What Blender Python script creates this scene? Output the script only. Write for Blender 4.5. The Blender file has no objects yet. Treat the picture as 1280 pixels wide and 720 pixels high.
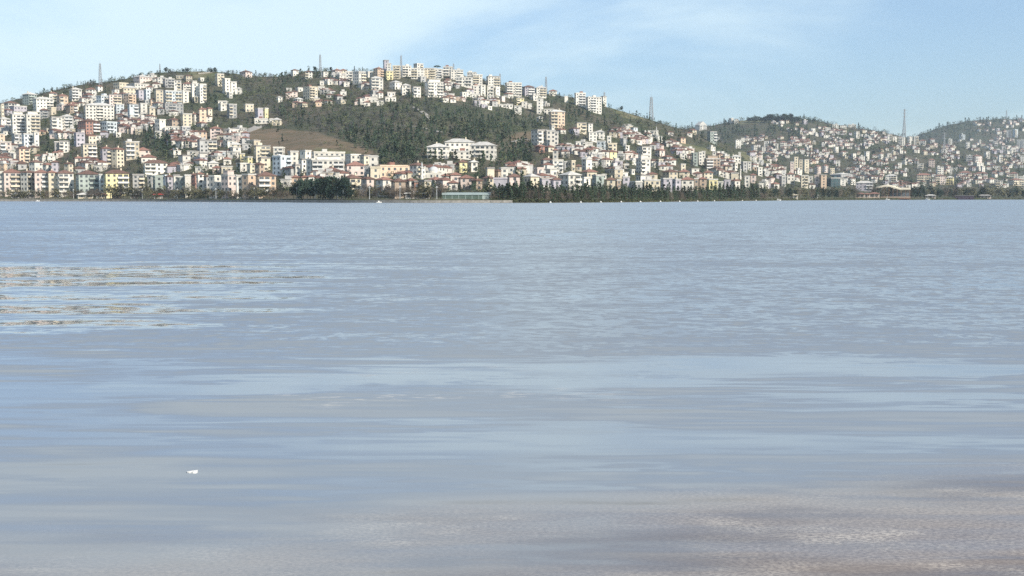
import bpy, math, random
import numpy as np
from mathutils import Vector

# ------------------------------------------------------------------ camera, sky, sun, exposure
scene = bpy.context.scene
C = scene.collection
F = 1600.0                      # focal length in photo pixels (1280 wide)
CAM_H = 2.5
HORIZON = 246.5
PITCH = math.atan((360 - HORIZON) / F)
cam_data = bpy.data.cameras.new('camera')
cam_data.lens = 36 * F / 1280
cam_data.clip_start = 0.1
cam_data.clip_end = 30000
cam = bpy.data.objects.new('camera', cam_data)
C.objects.link(cam)
cam.location = (0, 0, CAM_H)
cam.rotation_euler = (math.pi / 2 - PITCH, 0, 0)
scene.camera = cam

SUN_EL = math.radians(34)
SUN_AZ = math.radians(136)      # clockwise from +Y (view direction); behind the camera on the right
sd = Vector((math.sin(SUN_AZ) * math.cos(SUN_EL), math.cos(SUN_AZ) * math.cos(SUN_EL), math.sin(SUN_EL)))
world = bpy.data.worlds.new('World')
scene.world = world
world.use_nodes = True
wn, wl = world.node_tree.nodes, world.node_tree.links
wn.clear()
w_out = wn.new('ShaderNodeOutputWorld')
w_bg = wn.new('ShaderNodeBackground')
w_bg.inputs['Strength'].default_value = 0.092
sky = wn.new('ShaderNodeTexSky')
sky.sky_type = 'NISHITA'
sky.sun_disc = False
sky.sun_elevation = SUN_EL
sky.sun_rotation = SUN_AZ
sky.altitude = 0
sky.air_density = 1.0
sky.dust_density = 0.8
sky.ozone_density = 6.0
# thin high veil of cloud, laid on a flat layer overhead
tc = wn.new('ShaderNodeTexCoord')
sep = wn.new('ShaderNodeSeparateXYZ')
wl.new(tc.outputs['Generated'], sep.inputs[0])
zz = wn.new('ShaderNodeMath'); zz.operation = 'ADD'; zz.inputs[1].default_value = 0.12
wl.new(sep.outputs['Z'], zz.inputs[0])
zm = wn.new('ShaderNodeMath'); zm.operation = 'MAXIMUM'; zm.inputs[1].default_value = 0.03
wl.new(zz.outputs[0], zm.inputs[0])
dv = wn.new('ShaderNodeVectorMath'); dv.operation = 'DIVIDE'
cmb = wn.new('ShaderNodeCombineXYZ')
for i in range(3):
    wl.new(zm.outputs[0], cmb.inputs[i])
wl.new(tc.outputs['Generated'], dv.inputs[0]); wl.new(cmb.outputs[0], dv.inputs[1])
mp = wn.new('ShaderNodeMapping'); mp.inputs['Scale'].default_value = (0.55, 0.3, 0.0); mp.inputs['Location'].default_value = (9.4, 6.1, 0)
mp.inputs['Rotation'].default_value = (0, 0, math.radians(-24))
wl.new(dv.outputs[0], mp.inputs['Vector'])
cn = wn.new('ShaderNodeTexNoise'); cn.inputs['Scale'].default_value = 1.0; cn.inputs['Detail'].default_value = 7; cn.inputs['Roughness'].default_value = 0.52
cn.inputs['Distortion'].default_value = 0.5
wl.new(mp.outputs[0], cn.inputs['Vector'])
cr = wn.new('ShaderNodeMapRange'); cr.interpolation_type = 'SMOOTHSTEP'
cr.inputs['From Min'].default_value = 0.42; cr.inputs['From Max'].default_value = 0.62; cr.inputs['To Max'].default_value = 0.75; cr.inputs['To Min'].default_value = 0.14
wl.new(cn.outputs['Fac'], cr.inputs['Value'])
cmix = wn.new('ShaderNodeMix'); cmix.data_type = 'RGBA'
cmix.inputs['B'].default_value = (6.3, 7.5, 7.8, 1)
wl.new(cr.outputs[0], cmix.inputs['Factor'])
wl.new(sky.outputs[0], cmix.inputs['A'])
wl.new(cmix.outputs['Result'], w_bg.inputs['Color'])
wl.new(w_bg.outputs[0], w_out.inputs['Surface'])

sun_data = bpy.data.lights.new('sun', 'SUN')
sun_data.energy = 3.9
sun_data.angle = math.radians(0.6)
sun_data.color = (1.0, 0.90, 0.76)
sun = bpy.data.objects.new('sun', sun_data)
C.objects.link(sun)
sun.rotation_euler = sd.to_track_quat('Z', 'Y').to_euler()

vs = scene.view_settings
vs.view_transform = 'Standard'; vs.look = 'None'; vs.gamma = 1.0; vs.use_curve_mapping = False
vs.exposure = 0.68
scene.cycles.max_bounces = 6
scene.cycles.diffuse_bounces = 2
scene.cycles.glossy_bounces = 3
scene.cycles.transmission_bounces = 2
scene.cycles.volume_bounces = 0
scene.cycles.use_denoising = False
scene.cycles.sample_clamp_indirect = 6

rng = random.Random(7)
nrng = np.random.default_rng(11)
SP, CP = math.sin(PITCH), math.cos(PITCH)

# ------------------------------------------------------------------ where a line of sight meets the land
def slope_of(y):                # photo row -> rise per metre of forward distance
    cy = (360 - np.asarray(y, float)) / F
    return (-SP + cy * CP) / (CP + cy * SP)
def fwd_of(y):
    cy = (360 - np.asarray(y, float)) / F
    return CP + cy * SP
def az_of(x, y):                # photo point -> sideways metre per metre forward
    return ((np.asarray(x, float) - 640) / F) / fwd_of(y)
def interp(x, pts):
    p = np.array(pts, float)
    return np.interp(x, p[:, 0], p[:, 1])

SHORE_Y = [(-700, 252.2), (0, 251.5), (200, 251.8), (360, 252.9), (500, 253.6), (640, 253.5), (720, 253.4), (840, 252.3), (960, 250.7), (1080, 249.9), (1280, 249.4), (1900, 249.2)]
SKY_MAIN = [(-700, 236), (-400, 215), (-150, 160), (-50, 137), (0, 129), (20, 124), (45, 119), (62, 114), (85, 109), (105, 105), (125, 103), (150, 99.5), (180, 94), (200, 90),
            (240, 88.5), (270, 89), (300, 92), (330, 95.5), (350, 95), (380, 89), (400, 88), (430, 89), (460, 89), (480, 88), (500, 88), (540, 89), (570, 92), (600, 99), (640, 109),
            (680, 117), (720, 122), (750, 131), (780, 139.5), (810, 148.5), (840, 158), (860, 162.5), (880, 170), (900, 178), (930, 189), (960, 201), (1000, 214), (1040, 223), (1100, 231), (1280, 236), (1900, 240)]
SKY_SIDE = [(-700, 246), (700, 215), (780, 182), (840, 162), (870, 158), (890, 156.5), (910, 152), (935, 149), (960, 146.5), (985, 146), (1005, 147.5), (1020, 150), (1040, 154.5), (1060, 158),
            (1080, 161), (1100, 163.5), (1120, 168.5), (1140, 173), (1160, 177), (1200, 183), (1280, 192), (1500, 208), (1900, 230)]
SKY_FAR = [(-700, 246), (900, 225), (1080, 187), (1130, 174), (1150, 167.5), (1165, 162), (1180, 157), (1200, 152.5), (1220, 149.5), (1250, 148), (1280, 149), (1400, 156), (1600, 190), (1900, 226)]
RIDGE_MAIN = [(-700, 1300), (0, 1330), (250, 1450), (520, 1480), (760, 1520), (880, 1560), (1000, 1650), (1280, 1900), (1900, 2000)]

def px_col(a):                  # column of the photo for a direction (taken at the horizon row)
    return 640 + a * F * fwd_of(HORIZON - 60)
_sx = np.arange(-760.0, 1960.0, 4.0)
_sy = np.convolve(np.pad(interp(_sx, SHORE_Y), 30, mode='edge'), np.hanning(61) / np.hanning(61).sum(), mode='valid')
def shore_dist(a):
    y = np.interp(px_col(a), _sx, _sy)
    return -CAM_H / slope_of(y)

AG = np.linspace(-0.72, 0.72, 480)
DG = np.concatenate([[-30, -12, -6, -2, 0, 1, 2, 3, 4, 6, 9, 14, 20], np.linspace(28, 1150, 170), np.linspace(1165, 3300, 110)])   # metres behind the waterline
def wob(a, y, fa, fy, ph):
    return np.sin(a * fa + 1.7 * np.sin(y * fy * 0.6 + ph) + ph) * np.cos(y * fy + ph * 1.3 + 1.3 * np.sin(a * fa * 0.5))
def height(a, y):
    a, y = np.broadcast_arrays(np.asarray(a, float), np.asarray(y, float))
    col = px_col(a)
    ys = shore_dist(a)
    # main hill
    yr = interp(col, RIDGE_MAIN)
    sr = slope_of(interp(col, SKY_MAIN))
    t = (y - ys - 60) / np.maximum(yr - ys - 60, 1)
    tc_ = np.clip(t, 0, 1)
    tt = np.clip(tc_ + (0.035 * wob(a, y, 19, 0.011, 0.4) + 0.016 * wob(a, y, 47, 0.03, 2.1)) * 4 * tc_ * (1 - tc_), 0, 1)
    g = tt ** 0.86
    s0 = (1.6 - CAM_H) / y
    z = CAM_H + (s0 + (sr - s0) * g) * y
    z = np.where(t > 1, CAM_H + sr * yr - (y - yr) * 0.32, z)
    # side hill and far hill
    for prof, y0, y1, ph in ((SKY_SIDE, 1650, 2650, 1.0), (SKY_FAR, 2750, 3900, 3.0)):
        s1 = slope_of(interp(col, prof))
        t = (y - y0) / (y1 - y0)
        tc_ = np.clip(t, 0, 1)
        tt = np.clip(tc_ + 0.03 * wob(a, y, 26, 0.009, ph) * 4 * tc_ * (1 - tc_), 0, 1)
        z2 = CAM_H + s1 * tt ** 0.9 * y
        z2 = np.where(t > 1, CAM_H + s1 * y1 - (y - y1) * 0.25, z2)
        z2 = np.where(t <= 0, 1.0, z2)
        z = np.maximum(z, z2)
    z = np.maximum(z, 1.0)
    bank = np.clip((y - ys) / 4.0, -1, 1)
    z = np.where(y < ys + 4, np.minimum(z, np.where(col < 625, 1.3, 0.7) * np.maximum(bank, 0) - 1.2 * (bank < 0)), z)
    return z

def land(xs, ys):
    """points of the photo -> (N,3) points on the land"""
    xs = np.atleast_1d(np.asarray(xs, float)); ys = np.atleast_1d(np.asarray(ys, float))
    a = az_of(xs, ys); s = slope_of(ys)
    Y = np.linspace(480, 4300, 900)
    out = np.zeros((len(xs), 3))
    for i0 in range(0, len(xs), 2000):
        aa = a[i0:i0 + 2000, None]; ss = s[i0:i0 + 2000, None]
        zt = height(aa, Y[None, :])
        hit = zt >= CAM_H + ss * Y[None, :]
        hit &= Y[None, :] > shore_dist(aa) + 3
        k = np.argmax(hit, axis=1)
        none = ~hit.any(axis=1)
        # rows just past the ridge: stand on the ridge nearest in view
        if none.any():
            el = np.where(Y[None, :] > shore_dist(aa) + 3, (zt - CAM_H) / Y[None, :], -9)
            k[none] = np.argmax(el[none], axis=1)
        yy = Y[k].copy()
        kk = np.maximum(k - 1, 0)
        r = np.arange(len(k))
        d0 = zt[r, kk] - (CAM_H + ss[:, 0] * Y[kk]); d1 = zt[r, k] - (CAM_H + ss[:, 0] * Y[k])
        ok = (~none) & (d0 < 0) & (d1 > d0)
        fr = np.where(ok, -d0 / np.where(ok, d1 - d0, 1), 1)
        yy = Y[kk] + (Y[k] - Y[kk]) * fr
        out[i0:i0 + 2000, 1] = yy
        out[i0:i0 + 2000, 0] = aa[:, 0] * yy
        out[i0:i0 + 2000, 2] = height(aa[:, 0], yy)
    return out
def spot(x, y):
    p = land([x], [y])[0]
    return Vector(p)
def shore_spot(x, back=5.0):     # a place on the flat strip `back` metres behind the waterline in column x
    a = float(az_of(x, 250))
    yy = float(shore_dist(a)) + back
    return Vector((a * yy, yy, float(height(a, yy))))

# ------------------------------------------------------------------ materials
MATS = {}
def nd(m, t):
    return m.node_tree.nodes.new(t)
def mat(name, col, rough=0.8, var=0.12, scale=0.35, spec=0.3, second=None, rnd=0.0, metallic=0.0):
    """plain procedural material: base colour broken up by noise, and a little by object"""
    if name in MATS:
        return MATS[name]
    m = bpy.data.materials.new(name); m.use_nodes = True
    L = m.node_tree.links
    b = m.node_tree.nodes['Principled BSDF']
    b.inputs['Roughness'].default_value = rough
    b.inputs['Specular IOR Level'].default_value = spec
    b.inputs['Metallic'].default_value = metallic
    g = nd(m, 'ShaderNodeNewGeometry')
    n = nd(m, 'ShaderNodeTexNoise'); n.inputs['Scale'].default_value = scale; n.inputs['Detail'].default_value = 5; n.inputs['Roughness'].default_value = 0.65
    L.new(g.outputs['Position'], n.inputs['Vector'])
    mr = nd(m, 'ShaderNodeMapRange'); mr.inputs['From Min'].default_value = 0.3; mr.inputs['From Max'].default_value = 0.7
    L.new(n.outputs['Fac'], mr.inputs['Value'])
    mx = nd(m, 'ShaderNodeMix'); mx.data_type = 'RGBA'
    c2 = second if second else tuple(c * (1 - 2 * var) for c in col)
    mx.inputs['A'].default_value = (*[c * (1 + var) for c in col], 1); mx.inputs['B'].default_value = (*c2, 1)
    L.new(mr.outputs[0], mx.inputs['Factor'])
    src = mx.outputs['Result']
    if rnd:
        oi = nd(m, 'ShaderNodeObjectInfo')
        m2 = nd(m, 'ShaderNodeMapRange'); m2.inputs['To Min'].default_value = 1 - rnd; m2.inputs['To Max'].default_value = 1 + rnd
        L.new(oi.outputs['Random'], m2.inputs['Value'])
        mu = nd(m, 'ShaderNodeVectorMath'); mu.operation = 'SCALE'
        L.new(src, mu.inputs[0]); L.new(m2.outputs[0], mu.inputs['Scale'])
        src = mu.outputs[0]
    L.new(src, b.inputs['Base Color'])
    MATS[name] = m
    return m

WALL = {'w': ('white', (0.70, 0.675, 0.61)), 'c': ('cream', (0.62, 0.56, 0.44)), 'y': ('yellow', (0.72, 0.65, 0.38)), 'p': ('pale pink', (0.66, 0.56, 0.51)),
        'o': ('peach', (0.64, 0.50, 0.38)), 'g': ('grey', (0.40, 0.40, 0.39)), 'b': ('bluish white', (0.60, 0.66, 0.69)), 't': ('tan', (0.42, 0.34, 0.27)),
        'r': ('brick red', (0.36, 0.21, 0.17)), 'v': ('lilac grey', (0.42, 0.40, 0.44)), 's': ('sage grey', (0.36, 0.41, 0.38)), 'k': ('dark teal', (0.06, 0.10, 0.11))}
for k_, (n_, c_) in WALL.items():
    mat('render_' + k_, c_, 0.85, 0.11, 0.22, 0.2, rnd=0.17)
mat('roof_red', (0.25, 0.135, 0.105), 0.85, 0.2, 0.8, 0.2, second=(0.17, 0.10, 0.085), rnd=0.2)
mat('roof_brown', (0.17, 0.105, 0.085), 0.85, 0.2, 0.8, 0.2, rnd=0.2)
mat('roof_pale', (0.55, 0.54, 0.51), 0.8, 0.15, 0.4, 0.2, rnd=0.1)
mat('roof_grey', (0.30, 0.29, 0.28), 0.9, 0.2, 0.5, 0.2, rnd=0.15)
mat('glass_dark', (0.10, 0.115, 0.13), 0.15, 0.3, 1.5, 0.5, rnd=0.4)
mat('white_paint', (0.66, 0.66, 0.64), 0.6, 0.05, 0.6, 0.4)
mat('concrete', (0.42, 0.41, 0.38), 0.9, 0.15, 0.4, 0.2)
mat('steel', (0.34, 0.36, 0.38), 0.5, 0.1, 1.0, 0.4)
mat('bark', (0.13, 0.10, 0.08), 0.95, 0.25, 2.0, 0.1)
mat('red_paint', (0.42, 0.06, 0.05), 0.6, 0.1, 1.0, 0.4)
mat('green_sheet', (0.075, 0.115, 0.095), 0.6, 0.12, 0.4, 0.4)
mat('pale_sheet', (0.30, 0.36, 0.34), 0.5, 0.08, 0.4, 0.4)
mat('dark_hull', (0.07, 0.05, 0.07), 0.7, 0.2, 0.6, 0.3)
mat('wood', (0.20, 0.12, 0.08), 0.85, 0.2, 0.8, 0.2)
mat('lead', (0.50, 0.52, 0.53), 0.6, 0.08, 0.8, 0.4)

# ------------------------------------------------------------------ mesh helpers
class MB:
    def __init__(s):
        s.v, s.f = [], []
    def quad(s, a, b, c, d):
        i = len(s.v); s.v += [a, b, c, d]; s.f.append((i, i + 1, i + 2, i + 3))
    def tri(s, a, b, c):
        i = len(s.v); s.v += [a, b, c]; s.f.append((i, i + 1, i + 2))
    def box(s, x0, x1, y0, y1, z0, z1):
        i = len(s.v)
        s.v += [(x0, y0, z0), (x1, y0, z0), (x1, y1, z0), (x0, y1, z0), (x0, y0, z1), (x1, y0, z1), (x1, y1, z1), (x0, y1, z1)]
        s.f += [tuple(i + k for k in q) for q in ((0, 3, 2, 1), (4, 5, 6, 7), (0, 1, 5, 4), (1, 2, 6, 5), (2, 3, 7, 6), (3, 0, 4, 7))]
    def tube(s, p, q, r0, r1, n=4, cap=True):
        p, q = Vector(p), Vector(q)
        d = (q - p).normalized()
        u = d.orthogonal().normalized(); w = d.cross(u)
        i = len(s.v)
        for c, r in ((p, r0), (q, r1)):
            for k in range(n):
                t = 2 * math.pi * k / n + 0.4
                s.v.append(tuple(c + (u * math.cos(t) + w * math.sin(t)) * r))
        for k in range(n):
            s.f.append((i + k, i + (k + 1) % n, i + n + (k + 1) % n, i + n + k))
        if cap:
            s.f.append(tuple(i + n + k for k in range(n)))
    def lathe(s, prof, n=12, cx=0, cy=0):
        i = len(s.v)
        for r, z in prof:
            for k in range(n):
                t = 2 * math.pi * k / n
                s.v.append((cx + r * math.cos(t), cy + r * math.sin(t), z))
        for j in range(len(prof) - 1):
            for k in range(n):
                s.f.append((i + j * n + k, i + j * n + (k + 1) % n, i + (j + 1) * n + (k + 1) % n, i + (j + 1) * n + k))
    def mesh(s, name, m):
        me = bpy.data.meshes.new(name)
        me.from_pydata(s.v, [], s.f)
        me.materials.append(MATS[m] if isinstance(m, str) else m)
        me.update()
        return me
    def build(s, name, m, parent=None):
        o = bpy.data.objects.new(name, s.mesh(name, m))
        C.objects.link(o)
        if parent is not None:
            o.parent = parent
        return o
def tag(o, label=None, cat=None, group=None, kind=None):
    for k, v in (('label', label), ('category', cat), ('group', group), ('kind', kind)):
        if v:
            o[k] = v
    return o
def empty(name, loc, rz=0.0, label=None, cat=None, group=None):
    o = bpy.data.objects.new(name, None)
    o.empty_display_size = 1.0
    C.objects.link(o)
    o.location = loc; o.rotation_euler = (0, 0, rz)
    return tag(o, label, cat, group)
def face_camera(p):              # heading that turns a thing's front (-Y) to the viewer's shore
    return math.atan2(p.x, -p.y) + math.pi if False else -math.atan2(p.x, p.y)
def inst(name, me, parent):
    o = bpy.data.objects.new(name, me); C.objects.link(o); o.parent = parent
    return o

# ------------------------------------------------------------------ land
def in_poly(x, y, poly):
    x = np.asarray(x, float); y = np.asarray(y, float)
    r = np.zeros(x.shape, bool); n = len(poly)
    for i in range(n):
        x0, y0 = poly[i]; x1, y1 = poly[(i + 1) % n]
        c = ((y0 > y) != (y1 > y)) & (x < (x1 - x0) * (y - y0) / ((y1 - y0) if y1 != y0 else 1e-9) + x0)
        r ^= c
    return r
def row_of(s):                   # inverse of slope_of
    s = np.asarray(s, float)
    return 360 - F * (s * CP + SP) / (CP - s * SP)
SOIL = [[(304, 172), (335, 160), (395, 165), (450, 183), (482, 198), (440, 200), (380, 196), (322, 188)], [(636, 170), (665, 162), (672, 178), (640, 180)], [(300, 164), (322, 158), (330, 168), (302, 172)]]
FIELD = [[(925, 190), (965, 188), (985, 200), (950, 205), (925, 198)], [(850, 178), (895, 188), (890, 194), (850, 184)], [(918, 150), (955, 147), (958, 153), (925, 156)],
         [(395, 184), (450, 190), (430, 196), (395, 192)], [(240, 86), (275, 86), (275, 98), (235, 98)], [(755, 132), (790, 140), (815, 150), (780, 148)]]
A2, D2 = np.meshgrid(AG, DG, indexing='ij')
Y2 = shore_dist(A2) + D2
Z2 = height(A2, Y2)
na, ny = A2.shape
verts = np.stack([A2 * Y2, Y2, Z2], -1).reshape(-1, 3)
idx = np.arange(na * ny).reshape(na, ny)
faces = np.stack([idx[:-1, :-1], idx[1:, :-1], idx[1:, 1:], idx[:-1, 1:]], -1).reshape(-1, 4)
me = bpy.data.meshes.new('hillside')
me.from_pydata(verts.tolist(), [], faces.tolist())
for p in me.polygons:
    p.use_smooth = True
prow = row_of((Z2 - CAM_H) / Y2); pcol = 640 + A2 * F * fwd_of(prow)
soil = np.zeros(A2.shape); field = np.zeros(A2.shape)
front = Y2 < 1640
for p in SOIL:
    soil[in_poly(pcol, prow, p) & front] = 1
for i, p in enumerate(FIELD):
    m_ = in_poly(pcol, prow, p)
    field[m_ & (front if i not in (2,) else ~front)] = 1
strip = (Y2 < shore_dist(A2) + 60)
def blur(m):
    for _ in range(2):
        q = np.pad(m, 1, mode='edge')
        m = (q[1:-1, 1:-1] * 2 + q[:-2, 1:-1] + q[2:, 1:-1] + q[1:-1, :-2] + q[1:-1, 2:]) / 6
    return m
for nm, arr in (('soil', blur(soil)), ('field', blur(field)), ('strip', strip.astype(float))):
    at = me.attributes.new(nm, 'FLOAT', 'POINT')
    at.data.foreach_set('value', arr.reshape(-1).astype(np.float32))
m = bpy.data.materials.new('hillside_ground'); m.use_nodes = True
L = m.node_tree.links; b = m.node_tree.nodes['Principled BSDF']; b.inputs['Roughness'].default_value = 0.95; b.inputs['Specular IOR Level'].default_value = 0.1
g = nd(m, 'ShaderNodeNewGeometry')
def noise(m, vec, scale, detail=6, rough=0.6):
    n = m.node_tree.nodes.new('ShaderNodeTexNoise'); n.inputs['Scale'].default_value = scale; n.inputs['Detail'].default_value = detail; n.inputs['Roughness'].default_value = rough
    m.node_tree.links.new(vec, n.inputs['Vector'])
    return n
def ramp(m, val, lo, hi, a=0.0, bb=1.0):
    r = m.node_tree.nodes.new('ShaderNodeMapRange'); r.interpolation_type = 'SMOOTHSTEP'
    r.inputs['From Min'].default_value = lo; r.inputs['From Max'].default_value = hi; r.inputs['To Min'].default_value = a; r.inputs['To Max'].default_value = bb
    m.node_tree.links.new(val, r.inputs['Value'])
    return r.outputs[0]
def mixc(m, fac, a, bb):
    x = m.node_tree.nodes.new('ShaderNodeMix'); x.data_type = 'RGBA'
    for s_, v in (('Factor', fac), ('A', a), ('B', bb)):
        if isinstance(v, (tuple, list)):
            x.inputs[s_].default_value = (*v, 1)
        elif isinstance(v, float):
            x.inputs[s_].default_value = v
        else:
            m.node_tree.links.new(v, x.inputs[s_])
    return x.outputs['Result']
def fattr(m, nm):
    a = m.node_tree.nodes.new('ShaderNodeAttribute'); a.attribute_name = nm
    return a.outputs['Fac']
n1 = noise(m, g.outputs['Position'], 0.012); n2 = noise(m, g.outputs['Position'], 0.08); n3 = noise(m, g.outputs['Position'], 0.5)
c = mixc(m, ramp(m, n1.outputs['Fac'], 0.35, 0.65), (0.055, 0.068, 0.036), (0.098, 0.086, 0.062))
c = mixc(m, ramp(m, n2.outputs['Fac'], 0.45, 0.7), c, (0.042, 0.055, 0.028))
c = mixc(m, ramp(m, n3.outputs['Fac'], 0.5, 0.75), c, (0.12, 0.105, 0.085))
sx = ramp(m, fattr(m, 'soil'), 0.1, 0.9)
c = mixc(m, sx, c, mixc(m, ramp(m, n2.outputs['Fac'], 0.35, 0.65), (0.17, 0.128, 0.088), (0.115, 0.098, 0.062)))
c = mixc(m, ramp(m, fattr(m, 'field'), 0.1, 0.9), c, mixc(m, ramp(m, n2.outputs['Fac'], 0.35, 0.65), (0.17, 0.155, 0.095), (0.09, 0.10, 0.048)))
c = mixc(m, fattr(m, 'strip'), c, mixc(m, ramp(m, n2.outputs['Fac'], 0.4, 0.65), (0.055, 0.066, 0.03), (0.085, 0.076, 0.06)))
L.new(c, b.inputs['Base Color'])
me.materials.append(m)
hill = bpy.data.objects.new('hillside', me); C.objects.link(hill)
tag(hill, 'scrub covered town hills rising behind the far shore', None, None, 'structure')

# ------------------------------------------------------------------ water
mb = MB()
xs_ = [-3000, -900, -300, -100, 0, 100, 300, 900, 3000]; ys_ = [-30, 30, 120, 500, 1500, 4600]
for i in range(len(xs_) - 1):
    for j in range(len(ys_) - 1):
        mb.quad((xs_[i], ys_[j], 0), (xs_[i + 1], ys_[j], 0), (xs_[i + 1], ys_[j + 1], 0), (xs_[i], ys_[j + 1], 0))
m = bpy.data.materials.new('bay_water'); m.use_nodes = True
L = m.node_tree.links; b = m.node_tree.nodes['Principled BSDF']
b.inputs['IOR'].default_value = 1.33; b.inputs['Roughness'].default_value = 0.04
g = nd(m, 'ShaderNodeNewGeometry'); P = g.outputs['Position']
sp = nd(m, 'ShaderNodeSeparateXYZ'); L.new(P, sp.inputs[0])
def math_(op, a, bb=None):
    n = nd(m, 'ShaderNodeMath'); n.operation = op
    for i, v in ((0, a), (1, bb)):
        if v is None:
            continue
        if isinstance(v, (int, float)):
            n.inputs[i].default_value = v
        else:
            L.new(v, n.inputs[i])
    return n.outputs[0]
def mapped(scale, rot=0.0, loc=(0, 0, 0)):
    n = nd(m, 'ShaderNodeMapping'); n.inputs['Scale'].default_value = scale; n.inputs['Rotation'].default_value = (0, 0, math.radians(rot)); n.inputs['Location'].default_value = loc
    L.new(P, n.inputs['Vector'])
    return n.outputs[0]
# wind patches: warped distance from this shore decides where the ripple starts
warp = noise(m, mapped((0.05, 0.11, 1)), 1.0, 4, 0.55).outputs['Fac']
warp2 = noise(m, mapped((0.25, 0.6, 1), 8), 1.0, 4, 0.6).outputs['Fac']
dist = math_('ADD', sp.outputs['Y'], math_('ADD', math_('MULTIPLY', math_('SUBTRACT', warp, 0.5), 16.0), math_('MULTIPLY', math_('SUBTRACT', warp2, 0.5), 5.0)))
chop = ramp(m, dist, 17.5, 22.0)
# sheltered slick on the town side where the hill mirrors
slick_x = ramp(m, math_('ADD', sp.outputs['X'], math_('MULTIPLY', math_('SUBTRACT', warp2, 0.5), 9.0)), -9.5, -2.0, 1.0, 0.0)
slick_y = math_('MULTIPLY', ramp(m, math_('ADD', sp.outputs['Y'], math_('MULTIPLY', math_('SUBTRACT', warp2, 0.5), 8)), 19, 27), ramp(m, math_('ADD', sp.outputs['Y'], math_('MULTIPLY', math_('SUBTRACT', warp2, 0.5), 14)), 42, 58, 1.0, 0.0))
slick = math_('MULTIPLY', math_('MULTIPLY', slick_x, slick_y), ramp(m, noise(m, mapped((0.10, 0.55, 1), 2, (7, 3, 0)), 1.0, 4, 0.6).outputs['Fac'], 0.38, 0.58, 0.45, 1.0))
chop = math_('MULTIPLY', chop, math_('SUBTRACT', 1.0, math_('MULTIPLY', ramp(m, slick, 0.05, 0.7), 0.995)))
# far water: broad lanes of calmer and rougher surface
lane = noise(m, mapped((0.006, 0.022, 1), 3), 1.0, 5, 0.6).outputs['Fac']
chop = math_('MULTIPLY', chop, ramp(m, lane, 0.35, 0.65, 0.7, 1.15))
def slopes(scale, mapscale, rot, ax, ay, amp, detail=2, rough=0.5, steep=False, square=False):
    n = noise(m, mapped(mapscale, rot), scale, detail, rough)
    s = nd(m, 'ShaderNodeVectorMath'); s.operation = 'SUBTRACT'; s.inputs[1].default_value = (0.5, 0.5, 0.5)
    L.new(n.outputs['Color'], s.inputs[0])
    if steep:                    # wind waves: the faces turned to this shore are the steep ones
        ab = nd(m, 'ShaderNodeVectorMath'); ab.operation = 'ABSOLUTE'; L.new(s.outputs[0], ab.inputs[0]); s = ab; ay = -ay; ax = 0.15 * ax
    if square:                   # mostly flat with a few sharp little crests
        sq = nd(m, 'ShaderNodeVectorMath'); sq.operation = 'MULTIPLY'; L.new(s.outputs[0], sq.inputs[0]); L.new(s.outputs[0], sq.inputs[1]); s = sq
    k = nd(m, 'ShaderNodeVectorMath'); k.operation = 'MULTIPLY'; k.inputs[1].default_value = (ax, ay, 0)
    L.new(s.outputs[0], k.inputs[0])
    q = nd(m, 'ShaderNodeVectorMath'); q.operation = 'SCALE'
    L.new(k.outputs[0], q.inputs[0])
    if isinstance(amp, float):
        q.inputs['Scale'].default_value = amp
    else:
        L.new(amp, q.inputs['Scale'])
    return q.outputs[0]
def vadd(a, bb):
    n = nd(m, 'ShaderNodeVectorMath'); n.operation = 'ADD'; L.new(a, n.inputs[0]); L.new(bb, n.inputs[1])
    return n.outputs[0]
band = noise(m, mapped((0.10, 0.45, 1), 4), 1.0, 4, 0.55).outputs['Fac']
band2 = noise(m, mapped((0.03, 0.16, 1), -3, (4, 9, 0)), 1.0, 3, 0.5).outputs['Fac']
open_calm = math_('MULTIPLY', math_('SUBTRACT', 1.0, chop), math_('SUBTRACT', 1.0, slick))
calm = math_('MULTIPLY', open_calm, math_('ADD', ramp(m, band, 0.46, 0.60, 0.06, 1.1), ramp(m, band2, 0.48, 0.60, 0.0, 0.5)))
S = slopes(2.4, (0.8, 1, 1), 6, 0.5, 1.0, math_('MULTIPLY', chop, 11.0), 3, 0.6, True, True)
S = vadd(S, slopes(0.9, (0.7, 1, 1), -7, 0.5, 1.0, math_('MULTIPLY', chop, 5.0), 3, 0.6, True, True))
S = vadd(S, slopes(0.25, (0.6, 1, 1), -5, 0.4, 1.0, math_('MULTIPLY', chop, 0.30), 3, 0.55, True))
S = vadd(S, slopes(0.06, (0.4, 1, 1), 4, 0.3, 1.0, math_('MULTIPLY', chop, 0.22), 3, 0.6, True))
S = vadd(S, slopes(2.5, (0.13, 1, 1), 5, 0.2, 1.0, math_('MULTIPLY', calm, 15.0), 2, 0.5, True, True))
S = vadd(S, slopes(1.15, (0.16, 1, 1), 8, 0.3, 1.0, math_('MULTIPLY', calm, 9.0), 2, 0.5, True, True))
S = vadd(S, slopes(0.42, (0.22, 1, 1), -4, 0.3, 1.0, math_('MULTIPLY', calm, 0.30), 2, 0.5, True))
S = vadd(S, slopes(4.2, (0.3, 1, 1), 10, 0.4, 1.0, math_('MULTIPLY', math_('MULTIPLY', calm, ramp(m, warp2, 0.42, 0.62)), 9.0), 2, 0.5, True, True))
S = vadd(S, slopes(0.42, (0.09, 1, 1), 2, 0.2, 1.0, math_('MULTIPLY', slick, 0.28), 2, 0.5))
S = vadd(S, slopes(2.6, (0.6, 1, 1), 2, 1.0, 1.0, math_('MULTIPLY', slick, 0.36), 3, 0.65))
lean = nd(m, 'ShaderNodeCombineXYZ'); L.new(math_('ADD', math_('MULTIPLY', chop, -0.035), math_('MULTIPLY', open_calm, -0.02)), lean.inputs['Y'])
S = vadd(S, lean.outputs[0])
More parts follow.
